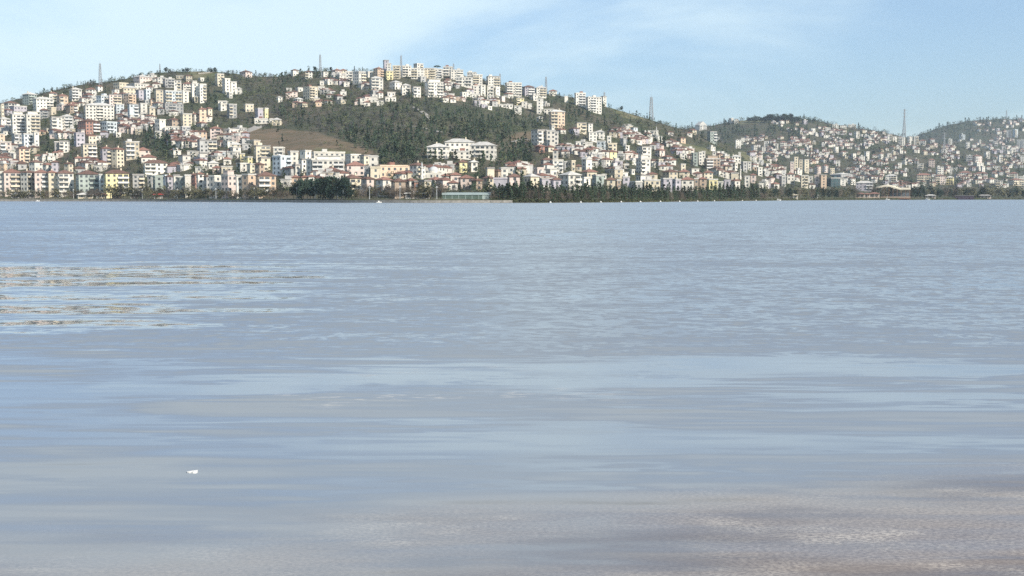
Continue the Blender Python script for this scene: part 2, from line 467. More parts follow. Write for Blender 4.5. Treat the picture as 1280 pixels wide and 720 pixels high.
up = nd(m, 'ShaderNodeVectorMath'); up.operation = 'ADD'; up.inputs[1].default_value = (0, 0, 1); L.new(S, up.inputs[0])
nn = nd(m, 'ShaderNodeVectorMath'); nn.operation = 'NORMALIZE'; L.new(up.outputs[0], nn.inputs[0])
L.new(nn.outputs[0], b.inputs['Normal'])
# body colour: blue-grey water, murky violet-brown scum gathering close to this shore
near = ramp(m, math_('ADD', math_('SUBTRACT', sp.outputs['Y'], math_('MULTIPLY', sp.outputs['X'], 0.6)), math_('ADD', math_('MULTIPLY', math_('SUBTRACT', warp, 0.5), 14.0), math_('MULTIPLY', math_('SUBTRACT', warp2, 0.5), 4.0))), 6.6, 11.8, 1.0, 0.0)
grain = noise(m, mapped((1.0, 1.4, 1)), 26.0, 4, 0.75).outputs['Fac']
blot = noise(m, mapped((0.7, 1.3, 1), 12), 1.1, 5, 0.65).outputs['Fac']
scum = mixc(m, ramp(m, grain, 0.35, 0.68), (0.165, 0.155, 0.157), (0.31, 0.287, 0.272))
crust = math_('MULTIPLY', ramp(m, blot, 0.50, 0.70), ramp(m, grain, 0.40, 0.64))
scum = mixc(m, crust, scum, (0.46, 0.43, 0.39))
scum = mixc(m, ramp(m, noise(m, mapped((0.35, 0.9, 1), -8, (2, 5, 0)), 1.0, 4, 0.55).outputs['Fac'], 0.46, 0.66, 0.0, 0.65), scum, (0.11, 0.10, 0.105))
body = mixc(m, near, mixc(m, ramp(m, sp.outputs['Y'], 12, 30), (0.208, 0.245, 0.285), (0.19, 0.22, 0.252)), scum)
# broken line of foam where the ripple dies out
fl = math_('ABSOLUTE', math_('SUBTRACT', dist, 17.2))
foamline = math_('MULTIPLY', math_('MULTIPLY', ramp(m, fl, 0.1, 0.9, 1.0, 0.0), ramp(m, noise(m, mapped((1.2, 3.0, 1), 5), 1.6, 5, 0.7).outputs['Fac'], 0.50, 0.66)), ramp(m, math_('ABSOLUTE', math_('SUBTRACT', sp.outputs['X'], -1.0)), 0.8, 3.2, 1.0, 0.05))
body = mixc(m, foamline, body, (0.37, 0.38, 0.38))
L.new(body, b.inputs['Base Color'])
L.new(math_('ADD', math_('ADD', 0.04, math_('MULTIPLY', foamline, 0.5)), math_('MULTIPLY', math_('MULTIPLY', near, ramp(m, blot, 0.45, 0.62)), 0.35)), b.inputs['Roughness'])
MATS['bay_water'] = m
wat = mb.build('water', 'bay_water')
tag(wat, 'rippled blue grey bay water with scum near the viewer', None, None, 'structure')

# ------------------------------------------------------------------ quay edge and promenade, roads on the slope
def ribbon(name, pts, width, mname, lift=0.25, thick=0.3, kind='structure', label=None):
    mb = MB()
    n = len(pts)
    rows = []
    for i, p in enumerate(pts):
        d = (pts[min(i + 1, n - 1)] - pts[max(i - 1, 0)]); d.z = 0; d.normalize()
        s = Vector((-d.y, d.x, 0)) * width / 2
        l, r = p + s, p - s
        zc = p.z + lift
        rows.append((Vector((l.x, l.y, zc)), Vector((r.x, r.y, zc))))
    for (a0, b0), (a1, b1) in zip(rows[:-1], rows[1:]):
        dn = Vector((0, 0, -thick - lift))
        mb.quad(b0, b1, a1, a0)
        mb.quad(a0, a1, a1 + dn, a0 + dn)
        mb.quad(b1, b0, b0 + dn, b1 + dn)
    o = mb.build(name, mname)
    tag(o, label, None, None, kind)
    return o
mat('road_pale', (0.34, 0.32, 0.29), 0.9, 0.12, 0.2, 0.2)
mat('quay_stone', (0.27, 0.26, 0.24), 0.9, 0.2, 0.6, 0.2)
qp = []
for x in np.linspace(-260, 640, 80):
    a = float(az_of(x, 250)); yy = float(shore_dist(a)) + 1.0
    qp.append(Vector((a * yy, yy, 1.0)))
ribbon('quay_edge', qp, 2.2, 'quay_stone', 0.15, 2.4, 'structure', 'low pale stone quay edge along the far waterline')
pp = []
for x in np.linspace(-260, 615, 80):
    a = float(az_of(x, 250)); yy = float(shore_dist(a)) + 9.0
    pp.append(Vector((a * yy, yy, float(height(a, yy)))))
ribbon('shore_path', pp, 4.0, 'road_pale', 0.12, 0.6, 'structure', 'pale paved path behind the quay edge')
for pts, w_ in (([(286, 176), (291, 172), (297, 169), (304, 166), (312, 163), (320, 160), (325, 157)], 9), ([(482, 154), (496, 156), (512, 158), (526, 160), (540, 163), (556, 167)], 4),
                ([(517, 134), (526, 139), (533, 144), (539, 150), (541, 153)], 4), ([(246, 92), (258, 91), (270, 90)], 5), ([(640, 178), (655, 174), (668, 176)], 5)):
    dense = []
    for (x0, y0), (x1, y1) in zip(pts[:-1], pts[1:]):
        for k in range(4):
            dense.append((x0 + (x1 - x0) * k / 4, y0 + (y1 - y0) * k / 4))
    P3 = [Vector(p) for p in land([p[0] for p in dense], [p[1] for p in dense])]
    ribbon('road', P3, w_, 'road_pale', 0.5, 2.5, 'structure', 'pale road climbing across the hillside')

# ------------------------------------------------------------------ buildings of the town
# x0 x1 top base colour roof [turn] : extent in the photograph, wall colour, roof kind (f flat, k flat with roof storey, h red hip, m brown hip, a red gable, q pale hip)
TOWN = '''
-3 4.5 216 245 w f 8|3 27 216 245 p h 10|27 44 216 245 w m 38|43 60 216 246 p h 4|60 70.5 216 246 c h 6|70 92 217 246 w m 12|96 124 218 247 s m 10|124 131 219 247 b f 5|131 161 217 247 y m 8
161 180 219 240 g f 20|186 192 220 236 w f 10|191 204 221 240 s f 12|204 208 220 232 b f 0|207 216 221 238 v m 15|217 225 220 246 w f 4|225 231 222 246 s f 0|231 239 220 246 w f 4
240 246 219 240 r h 0|246 255 218 242 w h 10|255 264 221 242 g m 20|262 277 221 248 w f 40|277 296 220 247 p k 38|295 304 220 248 w f 5|303 320 219 247 o f 42|320 345 220 246 o m 10
365 375 222 238 o h 5|376 386 222 238 o h 8|386 393 221 238 w h 0|428 452 223 245 c m 5|452 467 224 245 p m 8|470 489 225 246 w h 5
489 507 227 248 t m 12|507 520 226 246 w h 6|518 525 228 246 r f 0|525 538 227 247 c f 8|468 512 208 222 o f 4|512 532 207 224 w m 42|552 562 220 228 w h 4|562 576 219 228 p h 4|535 554 225 234 w h 5|560 572 229 238 w h 6
573 592 223 236 p h 8|590 602 226 238 t m 5|572 584 203 216 y m 10|586 597 203 215 w q 14|543 551 206 210 w f 2
607 618 211 224 c f 10|618 624 214 224 t m 5|624 635 211 223 w f 10|604 617 223 236 c m 5|617 634 224 242 v f 3|634 650 221 240 p m 8|655 674 221 238 c q 8|667 680 211 222 p f 20|674 688 234 241 w f 3|688 701 225 241 v m 15|700 726 219 238 w q 6
689 704 201 216 w f 8|704 711 203 214 g f 10|710 718 202 215 c f 8|676 690 200 214 g m 14|692 698 192 198 w h 4
727 740 199 213 w a 38|719 727 208 214 c m 3|727 746 215 223 c h 6|724 738 223 233 w f 8|740 755 220 234 s f 18|752 758 219 224 w f 2|757 769 225 236 c m 6|768 775 226 236 t f 10|778 787 222 234 v f 4|787 803 228 237 g f 8|795 812 220 233 w f 5|803 825 226 239 c f 8|826 840 224 239 v f 12|828 847 215 225 c m 8
758 771 190 200 y h 8|760 769 202 208 w h 5|770 779 213 220 p m 8|780 786 206 211 w f 0|786 792 213 218 w f 8|795 813 199 218 w k 30|796 814 184 198 w f 28|822 829 200 209 c f 12|769 780 203 208 t h 3|836 845 200 206 w h 6
850 857 206 218 c f 10|840 846 214 221 w f 3|849 862 215 223 c h 6|850 867 225 239 w h 5|868 873 224 237 t f 0|872 883 224 238 t h 10|884 897 225 238 y f 10|879 891 216 224 c h 4|897 904 228 236 w f 5|904 913 226 237 v f 8|873 877.5 191 206 w f 6|877 881.5 190 206 w f 4|864 872 192 207 s f 14|880 900 199 214 t k 16|890 895 190 198 w f 6|913 926 196 203 w q 12|923 926 191 198 w f 0|916 921 205 213 w f 5|926 934 203 215 g f 20|934 939 203 213 w f 8|914 923 217 226 c f 4|914 925 226 238 w h 5|930 937 221 234 w f 5|937 945 219 229 p h 6|946 953 210 220 w f 12|948 954 230 235 w f 4|840 850 225 238 v f 8
991 997.5 197 215 c f 14|998 1003 200 216 c f 8|1003 1011 200 216 c f 20|987 992 203 216 p f 8|1018 1026 208 218 p h 4|1028 1035 207 216 p h 5|1035 1043 211 218 c f 6|1000 1010 220 235 c f 8|1010 1016 221 229 w f 3|1018 1025 220 234 p f 5|1024 1033 219 236 o f 12|1033 1050 223 234 k f 6|1050 1057 224 232 w f 3|1060 1069 223 231 w m 6|1038 1066 218 222 g q 3|982 993 218 230 w h 10|974 982 221 233 g f 10|964 974 230 236 w h 5|1070 1091 229 239 v q 2
1107 1121 220 230 w q 6|1145 1163 219 230 c h 8|1162 1168 224 231 w f 2|1168 1181 220 231 p m 12|1183 1192 222 231 y q 8|1176 1184 222 228 w h 2|1187 1190 210 218 w f 0|1170 1179 209 218 w f 14|1207 1215 195 202 g f 10|1213 1227 195 203 p h 6|1217 1229 204 209 w f 3|1226 1231 208 215 w f 6|1219 1234 217 223 w h 3|1199 1214 216 221 w h 3|1243 1253 226 235 w f 8|1233 1244 224 229 w h 3|1244 1250 208 215 w f 5|1262 1272 217 223 w h 5|1260 1279 225 232 c h 3|1273 1284 221 226 w f 4|1277 1284 230 237 c f 4
0 4 130 147 c f 5|-3 13 149 160 w q 6|14.5 31 144 169 w k 8|32.5 50 144 169 w k 8|15 28 168 182 g f 20|28 41 168 187 b f 12|42 49 166 188 w f 10|-2 6 168 178 o f 5|-2 14 178 192 p f 10|21 37 186 208 o m 14
63 78 147 165 w f 10|77 92 146 161 w q 6|50 62 138 148 g m 10|60 70 135 144 c f 5|106 142 132 151 w q 7|98 124 152 168 r m 32|83 96 132 142 t h 5|95 102 141 147 w f 0|75 87 177 191 w f 8|68 75 178 191 g f 4|93 106 167 183 v f 14|107 120 170 181 c h 6|102 121 181 201 c f 12|98 105 163 169 p f 0|75 87 165 171 c h 4|44 52 195 201 w h 3|52 66 194 201 w h 3|66 72 191 199 w h 2|71 79 190 197 p h 2
37 53 203 214 w m 6|54 65 206 214 w h 2|65 74 203 215 v m 8|81 91 205 216 c m 5|93 104 198 207 w h 4|9 18 202 208 w q 2|92 106 211 218 g m 5
126 146 153 167 b f 34|142 151 167 172 w f 3|119 127 170 179 w f 5|155 174 178 200 c f 10|126 139 186 210 v h 12|140 155 187 210 c h 5|170 188 188 197 p h 6|176 195 197 204 w h 4|180 209 204 219 w m 7|144 155 131 145 b f 10|160 173 131 152 b f 12|174 184 130 145 w f 10|185 194 135 149 c q 12|194 207 150 164 w f 34|193 203 165 173 w f 6|208 225 159 168 w f 8|226 238 159 171 g f 10|226 240 143 158 c f 16|204 229 130 142 g f 14|209 225 150 158 t m 8|223 238 195 207 w f 8
239 248 143 156 w h 6|248 258 137 157 o h 8|257 265 136 150 c h 10|273 282 130 139 w f 8|284 296 131 148 g f 14|305 317 131 140 c f 10|319 329 136 150 v f 6|328 335 136 150 y f 4|318 341 149 155 w f 2|340 353 150 157 c q 5|248 260 165 174 o m 6|263 278 161 173 p h 8|278 298 162 172 w f 4|247 271 176 191 g f 10|288 303 181 189 c q 8|318 338 183 202 c f 8|342 356 185 200 w f 10|270 282 190 197 b f 4
323 338 198 214 c f 12|341 364 196 219 b f 40|250 262 192 199 w f 4|262 269 192 197 w f 4|259 273 204 211 w q 6|279 289 199 206 w h 3|266 277 210 216 p h 3|277 291 209 216 c f 3|296 310 205 215 w f 5|309 320 206 216 c f 6|299 306 193 202 y f 8|305 315 197 206 y f 5|319 330 206 218 t m 4
366 375 207 220 w f 6|360 373 190 207 w f 14|374 383 200 216 w f 4|383 396 200 220 w f 40|391 431 201 218 w k 4|390 431 191 203 w f 8|375 389 189 201 w f 8|432 451 194 206 w f 26|450 462 195 206 c f 5|461 473 196 210 w f 6|432 456 207 220 p h 5|455 463 209 223 g f 8|462 476 210 224 c f 4|400 428 214 224 p h 3
269 280 93 108 c f 18|278 288 99 118 w f 20|287 296 103 118 w f 10|284 290 116 123 w f 0|248 255 98 102 w f 0|239 248 105 127 w k 8|248 258 106 129 w f 14|300 315 90 97 p m 4|295 303 111 118 w q 6|345 353 122 128 w q 6|273 285 127 138 w f 8|225 236 114 129 w f 8
121 137 120 132 b f 8|136 152 119 133 p f 6|154 171 110 119 c q 5|155 170 118 132 o f 6|170 180 113 126 v f 8|180 188 113 129 b f 8|193 204 113 132 c f 12|204 227 114 131 b f 16|218 227 101 116 w f 6|204 218 99 110 g f 14|167 189 96 104 p q 6|160 186 105 112 w f 4|140 149 112 120 w f 5|142 160 104 111 c f 3|183 191 109 116 w h 2|190 201 105 110 w m 4|228 241 105 115 w h 6
42 66 124 139 w q 8|29 46 118 131 s q 36|71 85 120 133 o h 8|87 102 112 126 w q 16|84 98 130 139 c h 8|62 72 117 127 w h 4|108 121 112 123 w h 8|4 22 129 140 w m 8|100 107 123 128 w h 2|13 33 133 142 v f 6|102 108 116 122 p h 4|120 128 108 115 w h 4
364 373 88 95 w m 6|379 397 109 126 c f 36|382 391 90 99 w m 6|369 379 110 115 w f 4|358 365 111 115 w f 4|367 379 124 131 w q 6|400 405 102 107 w f 0|398 406 109 113 w f 2|415 427 88 96 p h 4|432 442 90 101 w f 6|441 457 90 108 w f 42|462 479 98 113 w q 14|467 479 86 98 o h 6|457 466 90 97 w f 4|425 433 88 95 c h 2|470 479 116 123 w h 3|471 480 126 132 w f 4|455 463 128 133 w h 3
482 491 89 100 y f 6|484 489 80 92 w f 2|491 501 83 99 c f 8|479 486 76 90 v f 10|502 514 83 96 w f 8|514 531 86 99 w f 8|517 529 80 90 w f 4|531 546 86 98 c f 6|543 554 87 99 w f 8|487 502 103 112 w q 6|501 513 107 119 w q 10|515 526 109 122 w f 10|531 554 103 122 w k 8|554 566 84 95 w f 6|562 579 88 100 w f 8|570 591 97 109 w f 8|584 596 91 102 w f 8|590 603 94 106 w f 6|575 583 116 123 w f 6|589 600 118 123 w f 2|484 494 116 120 w f 2|481 495 122 127 w f 4|561 568 118 122 w f 2|590 602 108 118 w f 8
608 625 96 109 w f 12|600 607 107 120 w f 6|609 618 108 120 w f 6|617 625 110 122 w f 6|631 652 104 120 w f 14|609 618 120 126 w f 4|624 631 121 127 p f 3|641 655 123 132 y f 5|651 659 128 135 w f 6|643 652 133 143 w f 8|668 683 110 122 w q 14|653 668 109 121 v m 10|686 696 114 120 w h 3|671 679 124 143 w f 10|623 641 131 135 w f 2|607 615 134 137 w f 2|718 732 117 133 w f 12|705 710 121 128 w f 6|680 693 137 143 w f 4|732 752 122 141 w f 18|751 758 121 133 w f 10
686 706 140 160 o q 14|664 683 163 183 w f 34|682 694 164 184 w f 6|693 698 166 187 w f 4|687 693 158 165 w f 4|671 678 147 154 w q 6|669 681 183 191 r h 4|681 693 184 190 c h 4|691 698 188 199 w h 4|704 713 180 186 w f 3
719 733 154 167 c f 12|734 741 155 165 w f 10|735 746 166 177 w f 6|745 756 165 174 w q 6|719 726 178 188 w f 6|730 741 179 185 w f 3|746 757 177 187 b f 8|758 764 171 180 w f 8|757 771 180 194 c f 12|779 786 183 190 w f 6|785 793 190 197 w h 6|788 797 160 170 b f 10|780 789 156 160 w f 2|802 813 164 168 w f 2|814 823 164 171 w f 4|821 828 171 178 w f 6|776 782 174 183 g f 4|819 831 188 197 p h 8
534 562 184 199 w q 10|555 593 178 191 w q 4|567 589 190 199 w f 4|588 621 182 199 w q 8
869 883 156 163 w a 6|911 917 148 155 w f 4|918 923 149 155 w f 2|919 926 175 186 w f 8|926 931 173 181 w f 4|939 946 182 190 w f 8|955 961 177 184 w f 6|952 957 184 191 w f 4|896 900 172 175 w f 0|884 896 165 179 s f 10|1080 1086.5 190 201 w f 4|1107 1114 192 200 w f 10|1123 1131 172 182 w f 6|1134 1140 171 182 w f 4|1142 1148 171 182 w f 4|1098 1104 192 199 w h 4|1109 1115 168 176 w f 6|1115 1121 171 177 w f 4|1149 1157 176 182 w h 4|1045 1050 201 208 w f 4|1096 1103 202 207 w h 4|1122 1127 204 210 w f 4|1147 1154 205 212 w f 4|1161 1168 200 209 p h 4|1185 1190 174 181 w f 4|1207 1212 178 186 w f 4|1199 1206 168 175 b f 6|1271 1280 175 187 w f 6|1223 1226 175 180 w f 0|1230 1237 190 198 w f 4|1275 1280 195 203 w f 4|1012 1019 161 166 w f 4|1032 1038 160 165 w f 3|1067 1074 165 173 w f 4|1001 1006 187 193 w h 3|975 983 178 184 w h 3|969 973 180 187 w f 2|1064 1070 192 199 w f 6|1042 1048 184 191 w f 6|1040 1048 156 160 w f 3|1049 1058 157 160 w f 2|1060 1070 156 160 w f 2|1258 1264 163 173 g f 3|1266 1272 162 172 b f 3|1247 1253 194 203 w f 6
'''
# counting places: x range, base-row range, phrase, landmark to count from, its column
PLACES = [
    (-20, 131, 228, 300, 'on the shore', 'the yellow block', 146), (131, 365, 228, 300, 'on the shore before the pines', 'the yellow block', 132), (365, 489, 226, 300, 'on the shore behind the pines', 'the dark pine clump', 364),
    (489, 660, 217, 300, 'round the domed mosque', 'the tall cypress', 660), (660, 845, 217, 300, 'behind the conifer row', 'the tall cypress', 652), (845, 962, 217, 300, 'behind the conifer row', 'the curved canopy', 1110), (962, 1300, 217, 300, 'behind the pavilions', 'the dark barge', 1300),
    (-20, 160, 180, 228, 'low on the terraced slope', 'the wooded ravine', 190), (160, 365, 180, 228, 'above the shore row', 'the wooded ravine', 150), (365, 489, 186, 228, 'below the bare soil slope', 'the dark wood', 489), (489, 660, 186, 217, 'under the dark wood', 'the mosque dome', 480), (660, 850, 186, 217, 'on the town slope', 'the dark wood', 650), (850, 962, 186, 217, 'on the town slope', 'the slim twin towers', 970), (962, 1300, 186, 217, 'low on the hazy hill', 'the dark barge', 1300),
    (-20, 160, 140, 180, 'halfway up', 'the wooded ravine', 190), (160, 365, 140, 186, 'halfway up', 'the wooded ravine', 150), (365, 660, 124, 186, 'among the woods', 'the lattice mast on the summit', 364), (660, 850, 134, 186, 'on the upper slope', 'the dark wood', 650), (850, 962, 100, 186, 'on the saddle', 'the tallest mast', 845), (962, 1300, 100, 186, 'high on the hazy hill', 'the tall lone pylon', 1300),
    (-20, 122, 90, 140, 'near the crest', 'the slim mast', 125), (122, 230, 90, 140, 'near the crest', 'the slim mast', 121), (230, 365, 80, 140, 'near the crest', 'the slim mast', 121), (365, 500, 60, 124, 'on the summit', 'the lattice mast', 364), (500, 600, 60, 124, 'on the white crest', 'the summit mast', 499), (600, 850, 60, 134, 'on the descending crest', 'the summit mast', 499)]
ORD = ['first', 'second', 'third', 'fourth', 'fifth', 'sixth', 'seventh', 'eighth', 'ninth', 'tenth', 'eleventh', 'twelfth', 'thirteenth', 'fourteenth', 'fifteenth', 'sixteenth', 'seventeenth', 'eighteenth', 'nineteenth', 'twentieth',
       'twenty-first', 'twenty-second', 'twenty-third', 'twenty-fourth', 'twenty-fifth', 'twenty-sixth', 'twenty-seventh', 'twenty-eighth', 'twenty-ninth', 'thirtieth'] + [f'{n}th' for n in range(31, 60)]
NUM = {1: 'one-storey', 2: 'two-storey', 3: 'three-storey', 4: 'four-storey', 5: 'five-storey', 6: 'six-storey', 7: 'seven-storey', 8: 'eight-storey', 9: 'nine-storey', 10: 'ten-storey'}
SPECIAL = {(131, 161): 'bright yellow apartment block with brown roof standing on the shore', (106, 142): 'broad white gabled block, widest on the upper terraced slope', (468, 512): 'long peach terrace with many windows above the shore houses',
           (686, 706): 'peach and cream tower block standing alone above the white pair', (98, 124): 'brick red house with one dark side, halfway up the terraced slope', (1033, 1050): 'dark teal glass office block behind the shore trees',
           (1183, 1192): 'bright yellow villa with pale roof near the dark barge', (617, 634): 'windowless lilac grey hall wall beside the tall cypress', (534, 562): 'white hotel wing with domed corner on the wooded slope', (555, 593): 'white hotel wing with long pale roof, rear of the hotel complex',
           (567, 589): 'low white hotel annexe in front of the long pale roof', (588, 621): 'white hotel wing with peaked roof beside the hotel annexe', (1038, 1066): 'broad grey hipped hall roof behind the dark teal office'}

B = []
for line in TOWN.strip().splitlines():
    for item in line.split('|'):
        q = item.split()
        B.append([float(q[0]), float(q[1]), float(q[2]), float(q[3]), q[4], q[5], float(q[6])])
def place_of(bd):
    xc = (bd[0] + bd[1]) / 2
    for p in PLACES:
        if p[0] <= xc < p[1] and p[2] <= bd[3] < p[3]:
            return p
    return min(PLACES, key=lambda p: abs((p[0] + p[1]) / 2 - xc) + abs((p[2] + min(p[3], 250)) / 2 - bd[3]) * 3)
hits = land([(b_[0] + b_[1]) / 2 for b_ in B], [b_[3] for b_ in B])
ROOFWORD = {'f': 'flat-roofed', 'k': 'terrace-topped', 'h': 'red-roofed', 'm': 'brown-roofed', 'a': 'gabled', 'q': 'pale-roofed'}
byplace = {}
for i, bd in enumerate(B):
    p = place_of(bd)
    byplace.setdefault((PLACES.index(p), bd[4]), []).append(i)
LABEL = {}
for (pi, col), ids in byplace.items():
    p = PLACES[pi]
    ids.sort(key=lambda i: abs((B[i][0] + B[i][1]) / 2 - p[6]))
    for r, i in enumerate(ids):
        D = hits[i][1]; st = max(1, round((B[i][3] - B[i][2]) * D / F / 3.0))
        cn_ = WALL[col][0]
        kind_ = 'house' if st <= 2 else 'block'
        cnt = f'{ORD[r]} {cn_} one from {p[5]}' if len(ids) > 1 else f'the only {cn_} one'
        LABEL[i] = f'{ROOFWORD[B[i][5]]} {cn_} {kind_} {p[4]}, {cnt}'
        if len(LABEL[i].split()) > 16:
            LABEL[i] = LABEL[i].replace(' one from', ' from')
        if len(LABEL[i].split()) > 16:
            LABEL[i] = LABEL[i].split(' ', 1)[1]

def window_rows(mb, face, W, H, st, z_off, skip, rnd, lean=False):
    """panes on one face; face maps (along, out, z) to local xyz"""
    n = max(1, int(W / 3.1)); cw = W / n; sh = H / st
    for s_ in range(st):
        for k in range(n):
            if (k in skip and s_ > 0) or rnd.random() < 0.06:
                continue
            ww = min(1.5, cw * 0.5) * rnd.choice((0.8, 1, 1)); hh = min(1.5, sh * 0.5)
            u0 = -W / 2 + cw * (k + 0.5) - ww / 2; z0 = z_off + s_ * sh + sh * 0.32
            mb.quad(face(u0, 0.05, z0), face(u0 + ww, 0.05, z0), face(u0 + ww, 0.05, z0 + hh), face(u0, 0.05, z0 + hh))

def hip(mb, W, Dp, z, h, ov, ridge=None):
    a, c = W / 2 + ov, Dp / 2 + ov
    if ridge is None:
        ridge = max(0.0, a - c) if a > c else 0.0
    rx, ry = (ridge, 0) if a >= c else (0, max(0.0, c - a))
    e = [(-a, -c, z), (a, -c, z), (a, c, z), (-a, c, z)]
    e2 = [(x, y, z + 0.25) for x, y, _ in e]
    for i in range(4):
        mb.quad(e[i], e[(i + 1) % 4], e2[(i + 1) % 4], e2[i])
    mb.quad(e[3], e[2], e[1], e[0])
    r1, r2 = (-rx, -ry, z + h), (rx, ry, z + h)
    if a >= c:
        mb.quad(e2[0], e2[1], r2, r1); mb.tri(e2[1], e2[2], r2); mb.quad(e2[2], e2[3], r1, r2); mb.tri(e2[3], e2[0], r1)
    else:
        mb.tri(e2[0], e2[1], r1); mb.quad(e2[1], e2[2], r2, r1); mb.tri(e2[2], e2[3], r2); mb.quad(e2[3], e2[0], r1, r2)

def gable(mb, W, Dp, z, h, ov):
    a, c = W / 2 + ov, Dp / 2 + ov          # ridge runs front to back, gable end to the front
    f = [(-a, -c, z), (a, -c, z), (0, -c, z + h)]; k = [(-a, c, z), (a, c, z), (0, c, z + h)]
    mb.tri(*f); mb.tri(k[1], k[0], k[2])
    mb.quad(f[0], f[2], k[2], k[0]); mb.quad(f[2], f[1], k[1], k[2]); mb.quad(f[1], f[0], k[0], k[1])

def building(i, bd):
    x0, x1, yt, yb, col, rf, turn = bd
    rnd = random.Random(int(x0 * 13 + yt * 101))
    P = Vector(hits[i]); D = P.y
    px = (x1 - x0)
    Wm = px * D / F; H = max(2.6, (yb - yt) * D / F)
    if abs(turn) < 12 and not (yb > 240 and x0 < 365):
        q_ = rnd.random()
        turn = rnd.uniform(20, 40) if q_ < 0.42 else (turn if q_ < 0.75 else -turn)
    r = math.radians(turn)
    asp = min(1.6, max(0.55, rnd.uniform(9, 13) / max(Wm, 1)))
    if turn > 25:
        asp = rnd.uniform(0.85, 1.2)
    W = Wm / (math.cos(r) + asp * abs(math.sin(r))); Dp = max(5.0, W * asp)
    st = max(1, round(H / 3.0))
    rz = face_camera(P) + r
    back = Dp / 2 * math.cos(r) + W / 2 * abs(math.sin(r))
    fw = Vector((P.x, P.y, 0)).normalized()
    loc = P + fw * back
    big = px * (yb - yt) > 90
    key = (int(x0), int(x1))
    kindname = 'house' if st <= 2 else ('apartment_block' if st < 9 else 'tower_block')
    root = empty(kindname, loc, rz, SPECIAL.get(key, LABEL[i]), 'house' if st <= 2 else 'building', 'buildings of the hillside town')
    sink = -max(4.0, Dp * 0.5)
    w = MB(); w.box(-W / 2, W / 2, -Dp / 2, Dp / 2, sink, H)
    wm = 'render_' + col
    wobj = w.build('wall', wm, root)
    # roof
    if rf in 'fk':
        par = MB(); t = 0.3
        a, c_ = W / 2 + 0.25, Dp / 2 + 0.25
        par.box(-a, a, -c_, c_, H, H + 0.22)
        for (u0, u1, v0, v1) in ((-a, a, -c_, -c_ + t), (-a, a, c_ - t, c_), (-a, -a + t, -c_ + t, c_ - t), (a - t, a, -c_ + t, c_ - t)):
            par.box(u0, u1, v0, v1, H + 0.22, H + 0.85)
        rr = par.build('roof', rnd.choice(['roof_pale', 'roof_grey', 'roof_pale', wm]) if rf == 'f' else 'roof_pale', root)
        if rf == 'k' or (W > 9 and rnd.random() < 0.7):
            s = MB()
            if rf == 'k':
                s.box(-W * 0.36, W * 0.36, -Dp * 0.28, Dp * 0.36, H + 0.22, H + 3.0)
                s.box(-W * 0.39, W * 0.39, -Dp * 0.34, Dp * 0.38, H + 3.0, H + 3.25)
                s.build('roof_storey', wm, rr)
            else:
                u = rnd.uniform(-0.25, 0.2) * W
                s.box(u - 1.6, u + 1.6, -1.5, 2.5, H + 0.22, H + 2.6)
                s.build('stair_head', rnd.choice([wm, 'roof_red', 'roof_pale']), rr)
        if W > 8 and rnd.random() < 0.5:
            s = MB(); u = rnd.uniform(-0.35, 0.35) * W
            s.lathe([(0.01, H + 1.9), (0.7, H + 1.85), (0.75, H + 0.5), (0.7, H + 0.22)], 8, u, Dp * 0.25)
            s.build('water_tank', 'white_paint', rr)
    else:
        mname = {'h': 'roof_red', 'm': 'roof_brown', 'a': 'roof_pale', 'q': 'roof_pale'}[rf]
        rb = MB(); hh = min(2.8, 0.2 * min(W, Dp) + 0.7)
        if rf == 'a':
            gable(rb, W, Dp, H, W * 0.42, 0.4)
        else:
            hip(rb, W, Dp, H, hh, 0.6)
        rr = rb.build('roof', mname, root)
        if big and rnd.random() < 0.8:
            s = MB()
            for _ in range(1):
                u = rnd.uniform(-0.3, 0.3) * W; v = rnd.uniform(-0.2, 0.2) * Dp
                s.box(u - 0.4, u + 0.4, v - 0.3, v + 0.3, H + 0.3, H + hh + 0.9)
            s.build('chimney', 'render_c', rr)
    # openings
    if key == (617, 634):
        return root
    front = lambda u, o, z: (u, -Dp / 2 - o, z)
    left = lambda u, o, z: (-W / 2 - o, -u, z)
    right = lambda u, o, z: (W / 2 + o, u, z)
    gl = MB()
    n = max(1, int(W / 3.1)); cw = W / n; sh = H / st
    bays = set()
    if st >= 3 and n >= 2 and col != 'k':
        style = rnd.random()
        if n >= 5 and style < 0.8:
            bays = {0, 1, n - 2, n - 1} if style < 0.5 else {n // 2 - 1, n // 2}
            if style < 0.22:
                bays = set(range(n)) - {n // 2}
        elif n >= 3:
            bays = {0, 1} if style < 0.5 else {n - 2, n - 1}
        else:
            bays = {rnd.randrange(n)} if style < 0.8 else set()
    window_rows(gl, front, W, H, st, 0, bays, rnd)
    if turn > 2 or True:
        window_rows(gl, left, Dp, H, st, 0, set(), rnd)
        window_rows(gl, right, Dp, H, st, 0, set(), rnd)
    # wide dark doors behind the balconies
    for s_ in range(1, st):
        for k in bays:
            u0 = -W / 2 + cw * k + 0.12 * cw
            gl.quad(front(u0, 0.05, s_ * sh + 0.15), front(u0 + cw * 0.76, 0.05, s_ * sh + 0.15), front(u0 + cw * 0.76, 0.05, s_ * sh + sh * 0.8), front(u0, 0.05, s_ * sh + sh * 0.8))
    go = gl.build('glazing', 'glass_dark', wobj)
    go['kind'] = 'stuff'
